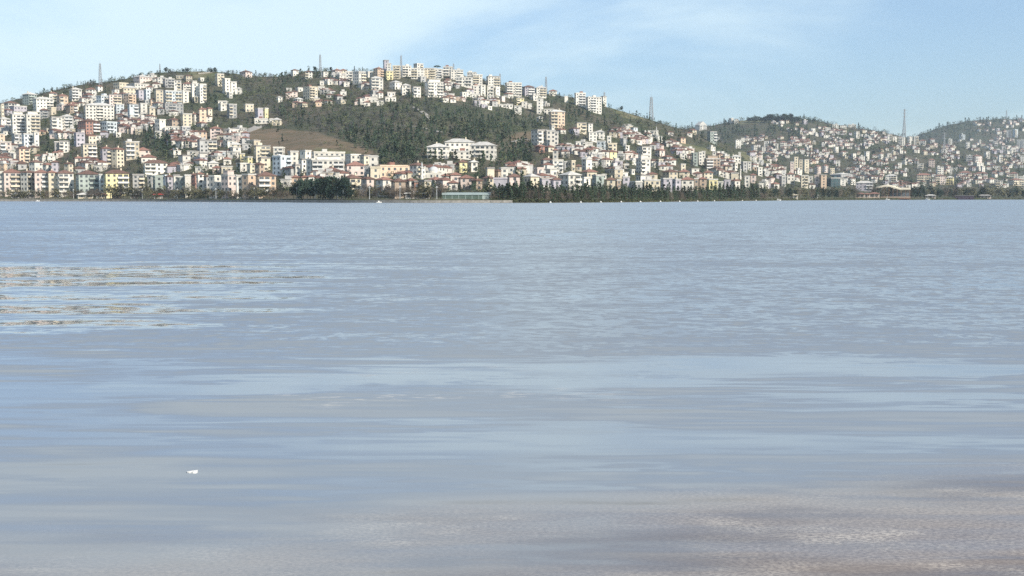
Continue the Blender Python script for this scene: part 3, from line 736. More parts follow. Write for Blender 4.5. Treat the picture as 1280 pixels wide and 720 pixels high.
    if bays:
        runs, cur = [], []
        for k in sorted(bays):
            if cur and k != cur[-1] + 1:
                runs.append(cur); cur = []
            cur.append(k)
        runs.append(cur)
        bm_ = rnd.choice([wm, wm, 'white_paint', 'render_c'])
        shared = {}
        for s_ in range(1, st):
            for run in runs:
                u0 = -W / 2 + cw * run[0] + 0.08; u1 = -W / 2 + cw * (run[-1] + 1) - 0.08
                kk = run[0]
                if kk not in shared:
                    q = MB()
                    q.box(u0, u1, -Dp / 2 - 1.3, -Dp / 2 + 0.02, -0.16, 0.06)
                    q.box(u0, u1, -Dp / 2 - 1.3, -Dp / 2 - 1.16, 0.06, 1.0)
                    q.box(u0, u0 + 0.14, -Dp / 2 - 1.16, -Dp / 2 + 0.02, 0.06, 1.0)
                    q.box(u1 - 0.14, u1, -Dp / 2 - 1.16, -Dp / 2 + 0.02, 0.06, 1.0)
                    shared[kk] = q.mesh('balcony', bm_)
                if big:
                    o = inst('balcony', shared[kk], root); o.location = (0, 0, s_ * sh)
                else:
                    shared.setdefault('all', []).append((kk, s_ * sh))
        if not big and 'all' in shared:
            q = MB()
            for kk, z in shared['all']:
                me_ = shared[kk]; base = len(q.v)
                q.v += [(v.co.x, v.co.y, v.co.z + z) for v in me_.vertices]
                q.f += [tuple(base + t for t in p_.vertices) for p_ in me_.polygons]
            bo = q.build('balcony', bm_, root); bo['kind'] = 'stuff'
    return root
for i, bd in enumerate(B):
    building(i, bd)

# the smaller houses that fill the slopes between them, too many and too small to count
HOUSE_AREAS = [([(0, 132), (60, 120), (110, 112), (180, 100), (240, 98), (262, 130), (262, 165), (240, 180), (150, 165), (60, 200), (0, 215)], 190, 5, 8), ([(0, 195), (120, 205), (160, 215), (160, 240), (0, 240)], 40, 6, 9),
               ([(215, 165), (300, 165), (320, 185), (320, 216), (215, 216)], 75, 5, 8), ([(360, 205), (470, 212), (640, 215), (700, 205), (700, 238), (360, 238)], 70, 5, 9),
               ([(700, 165), (760, 160), (830, 185), (920, 200), (1000, 215), (1000, 236), (700, 236)], 170, 4, 7), ([(405, 92), (480, 92), (600, 104), (690, 122), (690, 136), (610, 136), (520, 125), (450, 125), (405, 105)], 70, 3.5, 6),
               ([(930, 172), (1000, 172), (1020, 160), (1110, 168), (1160, 182), (1280, 200), (1280, 236), (1000, 236), (940, 215)], 560, 2.2, 5.5), ([(1110, 172), (1160, 182), (1280, 200), (1280, 170), (1230, 172), (1170, 180)], 70, 2.5, 5),
               ([(960, 150), (1080, 160), (1080, 172), (990, 172)], 26, 2.5, 5), ([(1215, 152), (1280, 152), (1280, 170), (1225, 168)], 30, 2, 5), ([(770, 152), (870, 168), (900, 195), (800, 190)], 28, 3, 6), ([(340, 120), (470, 115), (480, 135), (360, 135)], 24, 3, 5)]
groups = {'w': MB(), 'c': MB(), 'p': MB(), 'g': MB(), 'o': MB(), 'v': MB()}
roofs = {'roof_red': MB(), 'roof_brown': MB(), 'roof_pale': MB()}
panes = MB()
taken = [(b_[0] - 1, b_[1] + 1, b_[2] - 2, b_[3] + 1) for b_ in B]
def xf(dst, src, loc, rz):
    base = len(dst.v); c_, s_ = math.cos(rz), math.sin(rz)
    dst.v += [(loc.x + x * c_ - y * s_, loc.y + x * s_ + y * c_, loc.z + z) for x, y, z in src.v]
    dst.f += [tuple(base + k for k in f) for f in src.f]
FILL = []
for poly, n, s0, s1 in HOUSE_AREAS:
    px_ = [p[0] for p in poly]; py_ = [p[1] for p in poly]
    got = 0; tries = 0
    while got < n and tries < n * 12:
        tries += 1
        x, y = rng.uniform(min(px_), max(px_)), rng.uniform(min(py_), max(py_))
        if got > 8 and rng.random() < 0.4:        # houses gather in rows and clusters
            cx, cy, _ = FILL[-1 - rng.randrange(got)]
            x, y = cx + rng.choice((-1, 1)) * rng.uniform(3.5, 9), cy + rng.gauss(0, 1.6)
        if not in_poly(np.array([x]), np.array([y]), poly)[0]:
            continue
        if any(t[0] < x < t[1] and t[2] < y < t[3] for t in taken):
            continue
        FILL.append((x, y, rng.uniform(s0, s1))); got += 1
fh = land([q[0] for q in FILL], [q[1] for q in FILL])
for (x, y, s), p in zip(FILL, fh):
    P = Vector(p); D = P.y
    W = max(6.0, min(15, s * D / F * rng.uniform(0.85, 1.2))); H = max(3.2, min(12, W * rng.uniform(0.45, 0.95))); Dp = rng.uniform(7, 10)
    col = rng.choices('wcpgov', (52, 14, 8, 14, 3, 9))[0]
    rf = rng.choices(['roof_red', 'roof_brown', 'roof_pale'], (30, 34, 36) if D < 1640 else (52, 30, 18))[0]
    rz = face_camera(P) + math.radians(rng.choice((-1, 1, 1)) * rng.uniform(4, 40))
    loc = P + Vector((P.x, P.y, 0)).normalized() * Dp / 2
    q = MB(); q.box(-W / 2, W / 2, -Dp / 2, Dp / 2, -5, H); xf(groups[col], q, loc, rz)
    q = MB()
    if rf == 'roof_pale':
        q.box(-W / 2 - 0.3, W / 2 + 0.3, -Dp / 2 - 0.3, Dp / 2 + 0.3, H, H + 0.5)
        if rng.random() < 0.5:
            q.box(-1.5, 1.5, -1.5, 1.5, H + 0.5, H + 2.4)
    else:
        hip(q, W, Dp, H, min(2.4, W * 0.2 + 0.5), 0.5)
    xf(roofs[rf], q, loc, rz)
    q = MB(); st = max(1, round(H / 3.0))
    window_rows(q, lambda u, o, z: (u, -Dp / 2 - o, z), W, H, st, 0, set(), rng)
    window_rows(q, lambda u, o, z: (W / 2 + o, u, z), Dp, H, st, 0, set(), rng)
    window_rows(q, lambda u, o, z: (-W / 2 - o, -u, z), Dp, H, st, 0, set(), rng)
    xf(panes, q, loc, rz)
fill_root = empty('distant_housing', (0, 0, 0), 0, 'mass of small houses packed between the larger blocks on the slopes', 'houses')
fill_root['kind'] = 'stuff'
for k, mbx in groups.items():
    o = mbx.build('house_wall', 'render_' + k, fill_root); o['kind'] = 'stuff'
for k, mbx in roofs.items():
    o = mbx.build('house_roof', k, fill_root); o['kind'] = 'stuff'
o = panes.build('glazing', 'glass_dark', fill_root); o['kind'] = 'stuff'

# ------------------------------------------------------------------ trees
def leaf_mat(name, col, col2):
    m = mat(name, col, 0.8, 0.2, 0.9, 0.15, second=col2, rnd=0.18)
    return m
leaf_mat('leaf_conifer', (0.056, 0.084, 0.046), (0.026, 0.044, 0.030))
leaf_mat('leaf_pine', (0.036, 0.060, 0.040), (0.017, 0.032, 0.026))
leaf_mat('leaf_olive', (0.105, 0.118, 0.058), (0.048, 0.060, 0.034))
leaf_mat('leaf_park', (0.125, 0.12, 0.07), (0.07, 0.072, 0.045))
leaf_mat('twig_brown', (0.15, 0.125, 0.098), (0.095, 0.082, 0.068))
leaf_mat('twig_grey', (0.085, 0.084, 0.082), (0.050, 0.051, 0.054))

def crown(shape, n, size, seed, sliver=False):
    """leaf clumps spread through a unit-tall crown volume"""
    r = random.Random(seed); mb = MB()
    lobes = [(r.uniform(-0.16, 0.16), r.uniform(-0.16, 0.16), r.uniform(0.24, 0.84), r.uniform(0.13, 0.24)) for _ in range(12)]
    for _ in range(n):
        if shape == 'cone':
            t = r.random() ** 0.75; z = 0.10 + 0.90 * (1 - t) if r.random() < .5 else 0.10 + 0.9 * r.random()
            rad = (0.20 * (1 - z) ** 0.8 + 0.015) * (0.45 + 0.55 * r.random()) * (0.8 + 0.3 * math.sin(z * 34 + seed))
            a = r.uniform(0, 6.283); c = Vector((rad * math.cos(a), rad * math.sin(a), z))
        elif shape == 'cypress':
            z = 0.05 + 0.95 * r.random(); rad = 0.085 * math.sin(min(1, (1 - z) * 1.6 + 0.05) * 1.57) * math.sqrt(r.random()) + 0.004
            a = r.uniform(0, 6.283); c = Vector((rad * math.cos(a), rad * math.sin(a), z))
        elif shape == 'umbrella':
            a = r.uniform(0, 6.283); q = math.sqrt(r.random()); c = Vector((0.42 * q * math.cos(a), 0.42 * q * math.sin(a), 0.70 + 0.26 * r.random() * (1.05 - q * q)))
        else:
            l = r.choice(lobes); d = Vector((r.gauss(0, 1), r.gauss(0, 1), r.gauss(0, 1))).normalized() * l[3] * (0.5 + 0.5 * r.random())
            if shape == 'wide':
                d *= 1.25
            c = Vector((l[0] * (1.5 if shape == 'wide' else 1), l[1] * (1.5 if shape == 'wide' else 1), l[2])) + d
        s = size * r.uniform(0.6, 1.3)
        d1 = Vector((r.gauss(0, 1), r.gauss(0, 1), r.gauss(0, 0.7))).normalized()
        if sliver:
            d1 = (d1 + Vector((c.x * 2, c.y * 2, 0.7))).normalized()
            d2 = d1.orthogonal().normalized() * s * 0.10; d1 = d1 * s * 1.5
        else:
            d2 = d1.orthogonal().normalized() * s * 0.7; d1 = d1 * s * 0.7
        mb.quad(tuple(c - d1 * 0.5), tuple(c + d2 * 0.5), tuple(c + d1 * 0.5), tuple(c - d2 * 0.5))
    return mb
def trunk(limbs, seed, top=0.9, r0=0.022, spread=0.25, low=0.3):
    r = random.Random(seed); mb = MB()
    mb.tube((0, 0, -0.05), (0.01, 0, top * 0.5), r0, r0 * 0.6, 5); mb.tube((0.01, 0, top * 0.5), (0, 0.01, top), r0 * 0.6, r0 * 0.15, 5)
    for k in range(limbs):
        z = r.uniform(low, top * 0.85); a = r.uniform(0, 6.283); q = spread * r.uniform(0.6, 1.1)
        mb.tube((0, 0, z), (q * math.cos(a), q * math.sin(a), z + r.uniform(0.05, 0.22)), r0 * 0.35, r0 * 0.08, 3)
    return mb
KINDS_T = {}
for nm, shape, n, size, lm, limbs, sliver, var in (('slim_conifer', 'cone', 210, 0.085, 'leaf_conifer', 5, False, 4), ('dark_pine', 'ball', 420, 0.12, 'leaf_pine', 6, False, 4), ('green_tree', 'ball', 320, 0.11, 'leaf_park', 6, False, 4),
                                                   ('bare_tree', 'wide', 460, 0.15, 'twig_brown', 14, True, 4), ('grey_bare_tree', 'ball', 420, 0.15, 'twig_grey', 14, True, 3), ('cypress_tree', 'cypress', 240, 0.07, 'leaf_pine', 2, False, 2), ('umbrella_pine', 'umbrella', 220, 0.12, 'leaf_pine', 7, False, 2),
                                                   ('bush', 'wide', 200, 0.13, 'leaf_park', 4, False, 3)):
    KINDS_T[nm] = [(crown(shape, n, size, 31 * v + len(nm), sliver).mesh(nm + '_crown', lm), trunk(limbs, 7 * v + 3, 0.92 if shape != 'umbrella' else 0.8, spread=0.1 if shape in ('cone', 'cypress') else 0.27).mesh(nm + '_trunk', 'bark')) for v in range(var)]
def tree(kind, p, h, label, group, wide=1.0):
    cr_, tr_ = rng.choice(KINDS_T[kind])
    root = empty(kind, p, rng.uniform(0, 6.28), label, 'bush' if kind == 'bush' else 'tree', group)
    root.scale = (h * wide, h * wide, h)
    inst('crown', cr_, root); inst('trunk', tr_, root)
    return root
# long row of conifers along the far shore
k = 0
for row, (back, lo, hi) in enumerate(((2.4, 5.4, 6.6), (7, 6.6, 7.8))):
    x = 616.0 + row * 2.5
    while x < 958:
        p = shore_spot(x + rng.uniform(-0.8, 0.8), back + rng.uniform(-0.8, 1.5))
        h = rng.uniform(lo, hi) * (0.85 if 756 < x < 800 and row else 1.0) * (1.0 + 0.25 * max(0, (x - 800) / 150)) * (1.0 + 0.12 * math.sin(x * 0.05))
        kd = 'bare_tree' if (row == 0 and rng.random() < 0.16) else 'slim_conifer'
        if kd == 'slim_conifer':
            tree(kd, p, h, ('slim dark green conifer in the front line of the long shore row' if row == 0 else 'taller dark conifer in the rear line of the long shore row'), 'conifers of the front shore line' if row == 0 else 'conifers of the rear shore line', rng.uniform(1.3, 1.8))
        else:
            tree(kd, p, h * 0.9, 'leafless brown tree standing among the shore conifers', 'bare trees among the shore conifers', 0.9)
        x += rng.uniform(2.9, 4.8) if row == 0 else rng.uniform(3.6, 5.6)
# dark pine clump in front of the shore houses, and its neighbours
for j, (x, h, b_) in enumerate([(367, 7.5, 8), (373, 8.5, 10), (379, 9.2, 9), (384, 8.8, 12), (392, 8.6, 9), (398, 9.6, 10), (404, 10.0, 8), (410, 9.8, 11), (416, 10.2, 9), (421, 9.4, 8), (427, 9.8, 10), (432, 9.0, 9), (436, 8.0, 8), (413, 10.4, 14), (401, 9.8, 15), (388, 9.0, 16)]):
    tree('dark_pine', shore_spot(x, b_ - 3), h * 1.2, 'dense dark pine in the clump before the peach houses', 'pines of the dark clump', 0.85)
# other single trees: column, base row or None for the quay, height in px, kind, label, group
def row_trees(x0, x1, step, kinds, h0, h1, back, label, group):
    x = x0
    while x < x1:
        kd = rng.choice(kinds)
        p = shore_spot(x, back + rng.uniform(-3, 5)); h = rng.uniform(h0, h1) * p.y / F
        tree(kd, p, h, label[kd], group + ', ' + kd.replace('_', ' '), 1.0 if kd != 'bush' else 1.3)
        x += step * rng.uniform(0.6, 1.4)
row_trees(2, 128, 4.6, ['bare_tree', 'bare_tree', 'bush', 'green_tree', 'bush'], 9, 15, 8,
          {'bare_tree': 'leafless brown tree before the pink shore blocks', 'bush': 'low green bush before the pink shore blocks', 'green_tree': 'green leafy tree before the pink shore blocks'}, 'trees before the pink shore blocks')
row_trees(138, 246, 4.4, ['bare_tree', 'grey_bare_tree', 'bush', 'green_tree', 'bush'], 10, 19, 8,
          {'bare_tree': 'leafless brown tree between the yellow block and white blocks', 'grey_bare_tree': 'grey leafless tree between the yellow block and white blocks', 'bush': 'low green bush between the yellow block and white blocks', 'green_tree': 'green leafy tree between the yellow block and white blocks'}, 'trees beside the yellow block')
row_trees(248, 362, 4.6, ['bare_tree', 'green_tree', 'bush', 'bush'], 9, 17, 8,
          {'bare_tree': 'leafless brown tree before the narrow white blocks', 'bush': 'low green bush before the narrow white blocks', 'green_tree': 'green leafy tree before the narrow white blocks'}, 'trees before the narrow white blocks')
row_trees(440, 552, 4.6, ['bare_tree', 'bare_tree', 'grey_bare_tree', 'green_tree', 'bush'], 12, 24, 9,
          {'bare_tree': 'leafless brown tree between the pine clump and sports hall', 'grey_bare_tree': 'grey leafless tree between the pine clump and sports hall', 'bush': 'low green bush between the pine clump and sports hall', 'green_tree': 'green leafy tree between the pine clump and sports hall'}, 'trees beside the sports hall')
row_trees(618, 642, 4.6, ['dark_pine', 'bare_tree'], 14, 20, 12,
          {'dark_pine': 'dark pine just beyond the sports hall', 'bare_tree': 'leafless brown tree just beyond the sports hall'}, 'trees beyond the sports hall')
row_trees(642, 700, 6.0, ['bare_tree', 'dark_pine', 'bare_tree'], 14, 18, 24,
          {'dark_pine': 'dark pine behind the start of the conifer row', 'bare_tree': 'leafless brown tree behind the start of the conifer row'}, 'trees behind the start of the conifer row')
row_trees(956, 1072, 3.4, ['green_tree', 'dark_pine', 'dark_pine', 'bare_tree', 'green_tree'], 11, 15, 8,
          {'bare_tree': 'leafless brown tree before the dark teal office', 'bush': 'low green bush before the dark teal office', 'green_tree': 'green leafy tree before the dark teal office', 'dark_pine': 'dark pine before the dark teal office'}, 'trees before the dark office')
row_trees(1092, 1196, 3.6, ['green_tree', 'dark_pine', 'bare_tree', 'dark_pine'], 11, 17, 30,
          {'bare_tree': 'leafless brown tree behind the curved canopy', 'green_tree': 'green leafy tree behind the curved canopy', 'dark_pine': 'dark pine behind the curved canopy'}, 'trees behind the canopy')
row_trees(1198, 1300, 3.4, ['green_tree', 'bush', 'dark_pine', 'green_tree'], 9, 17, 14,
          {'bush': 'low green bush behind the dark barge', 'green_tree': 'green leafy tree behind the dark barge', 'dark_pine': 'dark pine behind the dark barge'}, 'trees behind the dark barge')
def one_tree(kind, x, yt, yb, label, group=None, wide=1.0):
    p = spot(x, yb); tree(kind, p, (yb - yt) * p.y / F, label, group, wide)
one_tree('cypress_tree', 652, 217, 241, 'tall dark cypress rising beside the pale pink block', None, 1.5)
one_tree('cypress_tree', 659, 227, 240, 'short dark cypress next to the tall cypress', None, 1.8)
for x, yt, yb, kd, lab in ((207, 83, 90, 'dark_pine', 'flat-topped dark pine on the bare crest of the terraced hill'), (229, 85, 91, 'dark_pine', 'dark pine on the crest nearest the high field'), (234, 84, 91, 'dark_pine', 'second dark pine on the crest by the high field'),
                           (264, 84, 91, 'dark_pine', 'paired dark pine at the end of the high field'), (269, 83.5, 91, 'dark_pine', 'taller of the paired pines ending the high field'), (546.5, 81, 90, 'umbrella_pine', 'dark umbrella pine above the white crest buildings'),
                           (394, 82, 90, 'dark_pine', 'spreading dark pine beside the lattice summit mast'), (776.5, 132, 138.5, 'dark_pine', 'lone small pine on the descending ridge line'), (443, 82, 89, 'slim_conifer', 'pointed conifer on the summit between pink and white houses'),
                           (453, 83, 89, 'slim_conifer', 'second pointed conifer on the summit between pink and white houses'), (414, 83, 89, 'dark_pine', 'dark pine beside the pale pink summit house'), (1005, 142, 151, 'slim_conifer', 'tallest pointed conifer on the hazy hill crest'),
                           (1073, 153, 163, 'cypress_tree', 'slim dark cypress on the hazy hill crest'), (186, 90, 96, 'dark_pine', 'dark pine behind the pale pink crest villa'), (175, 91, 97, 'dark_pine', 'smaller dark pine behind the pale pink crest villa'),
                           (112, 101, 110, 'bare_tree', 'leafless tree on the crest beside the slim mast'), (56, 116, 122, 'bare_tree', 'leafless tree on the crest above the white gabled block'), (826, 170, 180, 'cypress_tree', 'dark cypress beside the little white minaret')):
    one_tree(kd, x, yt, yb, lab, None, 1.2)
# tree crowns on the hazy hill crest
for j, (x, yt) in enumerate([(961, 142), (964, 141.5), (968, 142), (973, 144), (978, 142.5), (983, 141), (988, 141.5), (993, 145), (998, 145), (1011, 147.5), (1017, 147.5), (936, 146), (941, 145), (946, 144.5), (951, 145), (956, 144.5), (907, 149.5), (923, 149.5)]):
    one_tree('dark_pine', x, yt, 153, 'dark pine in the tree line crowning the hazy hill', 'pines crowning the hazy hill', 1.7)

# woods and scrub covering the slopes: uncountable, one object for each growth
def low_crown(shape, n, size, seed, sliver):
    mb = crown(shape, n, size, seed, sliver)
    return np.array(mb.v), np.array(mb.f)
LOW = {'conifer': [low_crown('cone', 34, 0.20, s, False) for s in range(4)], 'broad': [low_crown('wide', 34, 0.24, 20 + s, False) for s in range(4)], 'bare': [low_crown('wide', 44, 0.30, 40 + s, True) for s in range(4)]}
def scatter(name, label, items, shape, mname, P=None):
    if P is None:
        P = land([q[0] for q in items], [q[1] for q in items])
    V, Fc, base = [], [], 0
    for (x, y, h), p in zip(items, P):
        if p[1] > 1640:
            h *= 1.7 if p[1] < 2700 else 2.2
        v, f = rng.choice(LOW[shape])
        a = rng.uniform(0, 6.283); c_, s_ = math.cos(a), math.sin(a)
        w = h * rng.uniform(0.9, 1.5)
        vv = np.stack([(v[:, 0] * c_ - v[:, 1] * s_) * w, (v[:, 0] * s_ + v[:, 1] * c_) * w, (v[:, 2] - 0.12) * h], 1) + p
        V.append(vv); Fc.append(f + base); base += len(v)
    V = np.concatenate(V); Fc = np.concatenate(Fc)
    me = bpy.data.meshes.new(name)
    me.vertices.add(len(V)); me.vertices.foreach_set('co', V.reshape(-1).astype(np.float32))
    me.loops.add(len(Fc) * 4); me.loops.foreach_set('vertex_index', Fc.reshape(-1).astype(np.int32))
    me.polygons.add(len(Fc)); me.polygons.foreach_set('loop_start', np.arange(0, len(Fc) * 4, 4, dtype=np.int32))
    me.update(calc_edges=True)
    me.materials.append(MATS[mname])
    o = bpy.data.objects.new(name, me); C.objects.link(o)
    tag(o, label, name.replace('_', ' '), None, 'stuff')
CONIFER_AREAS = [[(420, 172), (455, 160), (520, 162), (560, 140), (640, 140), (700, 148), (690, 165), (655, 165), (670, 200), (640, 214), (560, 204), (535, 200), (500, 206), (470, 204), (440, 186)],
                 [(340, 96), (410, 90), (420, 104), (380, 108), (330, 108)], [(395, 92), (425, 92), (425, 104), (395, 104)], [(700, 135), (745, 142), (765, 160), (720, 156), (700, 148)], [(760, 168), (830, 165), (840, 182), (780, 186)], [(900, 160), (1000, 160), (1000, 172), (900, 172)],
                 [(240, 105), (280, 100), (285, 125), (262, 132)], [(1080, 185), (1150, 166), (1200, 153), (1280, 150), (1280, 165), (1210, 175), (1130, 182)], [(170, 160), (235, 172), (235, 205), (195, 205)]]
BARE_AREAS = [[(290, 95), (400, 95), (420, 110), (560, 125), (540, 160), (440, 165), (330, 160), (300, 130)], [(150, 150), (235, 165), (245, 200), (225, 215), (205, 205), (185, 185)], [(690, 122), (740, 130), (800, 146), (860, 165), (830, 175), (760, 165)], [(860, 162), (920, 160), (940, 190), (880, 190)]]
items = {'conifer': [], 'broad': [], 'bare': []}
N = 19000
xs = nrng.uniform(-40, 1320, N); ys = nrng.uniform(84, 244, N)
top = np.minimum(np.minimum(interp(xs, SKY_MAIN), interp(xs, SKY_SIDE)), interp(xs, SKY_FAR)) - 0.5
ok = ys > top
inc = np.zeros(N, bool); inb = np.zeros(N, bool); opn = np.zeros(N, bool)
for p in CONIFER_AREAS: inc |= in_poly(xs, ys, p)
for p in BARE_AREAS: inb |= in_poly(xs, ys, p)
for p in SOIL + FIELD: opn |= in_poly(xs, ys, p)
ta = np.array(taken)
for i in range(N):
    if not ok[i] or (opn[i] and rng.random() < 0.9):
        continue
    x, y = xs[i], ys[i]
    if ((ta[:, 0] < x) & (x < ta[:, 1]) & (ta[:, 2] + 1 < y) & (y < ta[:, 3] - 0.5)).any():
        continue
    wood = inc[i] or inb[i]
    if wood and rng.random() < 0.12:
        continue
    if not wood and rng.random() < 0.30:
        continue
    if inc[i]:
        kd = rng.choices(('conifer', 'broad', 'bare'), (62, 31, 7))[0]
    elif inb[i]:
        kd = rng.choices(('conifer', 'broad', 'bare'), (16, 54, 30))[0]
    else:
        kd = rng.choices(('conifer', 'broad', 'bare'), (22, 38, 40))[0]
    h = {'conifer': rng.uniform(5, 9.5), 'broad': rng.uniform(2.5, 6), 'bare': rng.uniform(3.5, 7.5)}[kd] * (1.0 if wood else 0.85)
    items[kd].append((x, y, h))
for x in np.arange(-30, 1310, 2.1):          # fringe along the skylines
    yk = min(interp(x, SKY_MAIN), interp(x, SKY_SIDE), interp(x, SKY_FAR))
    if rng.random() < 0.8:
        kd = rng.choice(('conifer', 'broad', 'bare', 'broad'))
        items[kd].append((x, yk + rng.uniform(0.2, 2.5), rng.uniform(2.5, 5.5)))
scatter('conifer_wood', 'dark conifer wood covering the middle of the slope', items['conifer'], 'conifer', 'leaf_conifer')
scatter('scrub', 'olive green scrub and bushes over the hillside', items['broad'], 'broad', 'leaf_olive')
scatter('bare_woodland', 'grey brown leafless woodland over the hillside', items['bare'], 'bare', 'twig_grey')

sb = [(x, 0, rng.uniform(0.9, 2.2)) for x in np.arange(612, 1300, 0.8)]
scatter('shore_brush', 'low dark brush fringing the waterline under the shore trees', sb, 'broad', 'leaf_olive', [np.array(shore_spot(q[0], rng.uniform(0.3, 3.0))) for q in sb])

# ------------------------------------------------------------------ masts and pylons
def mast(x, yt, yb, wpx, label, arms=True, name='lattice_mast'):
    p = spot(x, yb); s = p.y / F; H = (yb - yt) * s; w = max(1.2, wpx * s)
    root = empty(name, p, face_camera(p) + 0.3, label, 'mast', 'lattice masts on the ridges')
    r0 = max(0.11, w * 0.05)
    levels = max(5, int(H / (w * 0.9)))
    hw = lambda t: w / 2 * (1 - 0.55 * t) if name == 'lattice_mast' else w / 2 * (1 - 0.75 * min(1, t * 1.4))
    for sx_ in (-1, 1):
        for sy_ in (-1, 1):
            q = MB()
            for k in range(levels):
                t0, t1 = k / levels, (k + 1) / levels
                q.tube((sx_ * hw(t0), sy_ * hw(t0), t0 * H - (3 if k == 0 else 0)), (sx_ * hw(t1), sy_ * hw(t1), t1 * H), r0, r0, 4)
            q.build('leg', 'steel', root)
    q = MB()
    for k in range(levels):
        t0, t1 = k / levels, (k + 1) / levels
        a, c_ = hw(t0), hw(t1)
        for (u0, v0, u1, v1) in ((-1, -1, 1, -1), (1, -1, 1, 1), (1, 1, -1, 1), (-1, 1, -1, -1)):
            q.tube((u0 * a, v0 * a, t0 * H), (u1 * c_, v1 * c_, t1 * H), r0 * 0.7, r0 * 0.7, 3, False)
            q.tube((u1 * a, v1 * a, t0 * H), (u0 * c_, v0 * c_, t1 * H), r0 * 0.7, r0 * 0.7, 3, False)
            q.tube((u0 * c_, v0 * c_, t1 * H), (u1 * c_, v1 * c_, t1 * H), r0 * 0.7, r0 * 0.7, 3, False)
    q.build('bracing', 'steel', root)['kind'] = 'stuff'
    if arms:
        for t in (0.72, 0.85, 0.96):
            q = MB(); l = w * 0.75
            for s_ in (-1, 1):
                q.tube((s_ * hw(t), 0, t * H), (s_ * (hw(t) + l), 0, t * H + 0.2), r0 * 0.8, r0 * 0.3, 3)
                q.tube((s_ * hw(t), 0, t * H + w * 0.3), (s_ * (hw(t) + l), 0, t * H + 0.2), r0 * 0.6, r0 * 0.3, 3)
            q.build('cross_arm', 'steel', root)
    else:
        q = MB(); q.tube((0, 0, H), (0, 0, H * 1.12), r0 * 0.8, r0 * 0.4, 4); q.build('antenna', 'steel', root)
mast(125.5, 80, 106, 3.4, 'slim lattice mast at the crest of the terraced hill', False)
mast(400.5, 69, 97, 3.0, 'tall lattice mast beside the spreading summit pine', False)
mast(501.5, 70, 97, 2.8, 'lattice mast standing among the white summit blocks', False)
mast(567, 76, 88, 2.0, 'short mast behind the white crest buildings', False)
mast(625, 88, 101, 2.2, 'short mast beside the white block on the descending crest', False)
mast(682.5, 95, 116, 2.8, 'lattice mast behind the pale-roofed white block on the crest', False)
mast(755.5, 108, 125, 2.8, 'lattice mast behind the big white end block of the crest', False)
mast(814, 122, 150, 4.6, 'thick straight lattice tower alone on the falling ridge', False)
mast(1130, 137, 172, 4.0, 'tall splay-legged pylon on the hazy hill crest', True, 'power_pylon')
mast(1180, 166, 192, 3.2, 'pale pylon rising between the houses of the hazy hill', True, 'power_pylon')
mast(200, 80, 92, 1.4, 'thin aerial on the bare crest of the terraced hill', False)
mast(1258, 138, 149, 1.6, 'thin aerial on the farthest wooded hill', False)

# ------------------------------------------------------------------ mosque, minarets, sports hall, canopy, pavilions
p = spot(541, 223); s = p.y / F
root = empty('mosque', p + Vector((0, 8, 0)), face_camera(p), 'mosque with pale lead dome above the shore houses', 'mosque')
q = MB(); q.box(-7, 7, -6, 6, -4, 3.2); q.build('prayer_hall', 'render_w', root)
q = MB(); q.lathe([(2.9, 3.2), (2.9, 4.2), (2.75, 4.5)], 16); q.build('drum', 'render_w', root)
q = MB(); q.lathe([(2.8 * math.cos(t * 1.57 / 8), 4.5 + 2.5 * math.sin(t * 1.57 / 8)) for t in range(9)], 20); dome = q.build('dome', 'lead', root)
q = MB(); q.lathe([(0.12, 6.95), (0.1, 8.0), (0.01, 8.3)], 6); q.build('finial', 'steel', dome)
for k in range(4):
    q = MB(); u = -5.2 + k * 3.4; q.quad((u, -6.06, 0.6), (u + 1.0, -6.06, 0.6), (u + 1.0, -6.06, 2.2), (u, -6.06, 2.2)); q.build('window', 'glass_dark', root)
def minaret(x, yt, yb, label):
    p = spot(x, yb); H = (yb - yt) * p.y / F
    root = empty('minaret', p, 0, label, 'minaret', 'minarets of the town')
    r = max(0.55, H * 0.045)
    q = MB(); q.lathe([(r * 1.5, -3), (r * 1.5, H * 0.16), (r, H * 0.22), (r, H * 0.62)], 10); q.build('shaft', 'render_w', root)
    q = MB(); q.lathe([(r, H * 0.60), (r * 1.7, H * 0.63), (r * 1.7, H * 0.67), (r * 1.55, H * 0.67)], 10); q.build('gallery', 'render_w', root)
    q = MB(); q.lathe([(r * 0.8, H * 0.62), (r * 0.8, H * 0.80), (r * 0.95, H * 0.80), (0.02, H)], 10); q.build('spire', 'lead', root)
minaret(527.5, 202, 224, 'white minaret beside the pale mosque dome')
minaret(820.5, 158, 172, 'little white minaret on the wooded slope by the cypress')
minaret(925.5, 206, 224, 'slim white minaret behind the conifer row')

p = shore_spot(583, 14); s = p.y / F
root = empty('sports_hall', p, face_camera(p), 'low green sports hall with pale curved roof on the shore', 'hall')
W, Dp, H = 21.5, 14, 1.9
q = MB(); q.box(-W / 2, W / 2, -Dp / 2, Dp / 2, -1, H); wl_ = q.build('wall', 'green_sheet', root)
q = MB(); n = 12
for k in range(n):
    t0, t1 = k / n, (k + 1) / n
    f0 = (-Dp / 2 - 0.3 + (Dp + 0.6) * t0, H + 1.15 * math.sin(math.pi * t0)); f1 = (-Dp / 2 - 0.3 + (Dp + 0.6) * t1, H + 1.15 * math.sin(math.pi * t1))
    q.quad((-W / 2 - 0.3, f0[0], f0[1] + .02), (W / 2 + 0.3, f0[0], f0[1] + .02), (W / 2 + 0.3, f1[0], f1[1] + .02), (-W / 2 - 0.3, f1[0], f1[1] + .02))
    q.quad((-W / 2, f0[0], H), (-W / 2, f1[0], H), (-W / 2, f1[0], f1[1]), (-W / 2, f0[0], f0[1])); q.quad((W / 2, f1[0], H), (W / 2, f0[0], H), (W / 2, f0[0], f0[1]), (W / 2, f1[0], f1[1]))
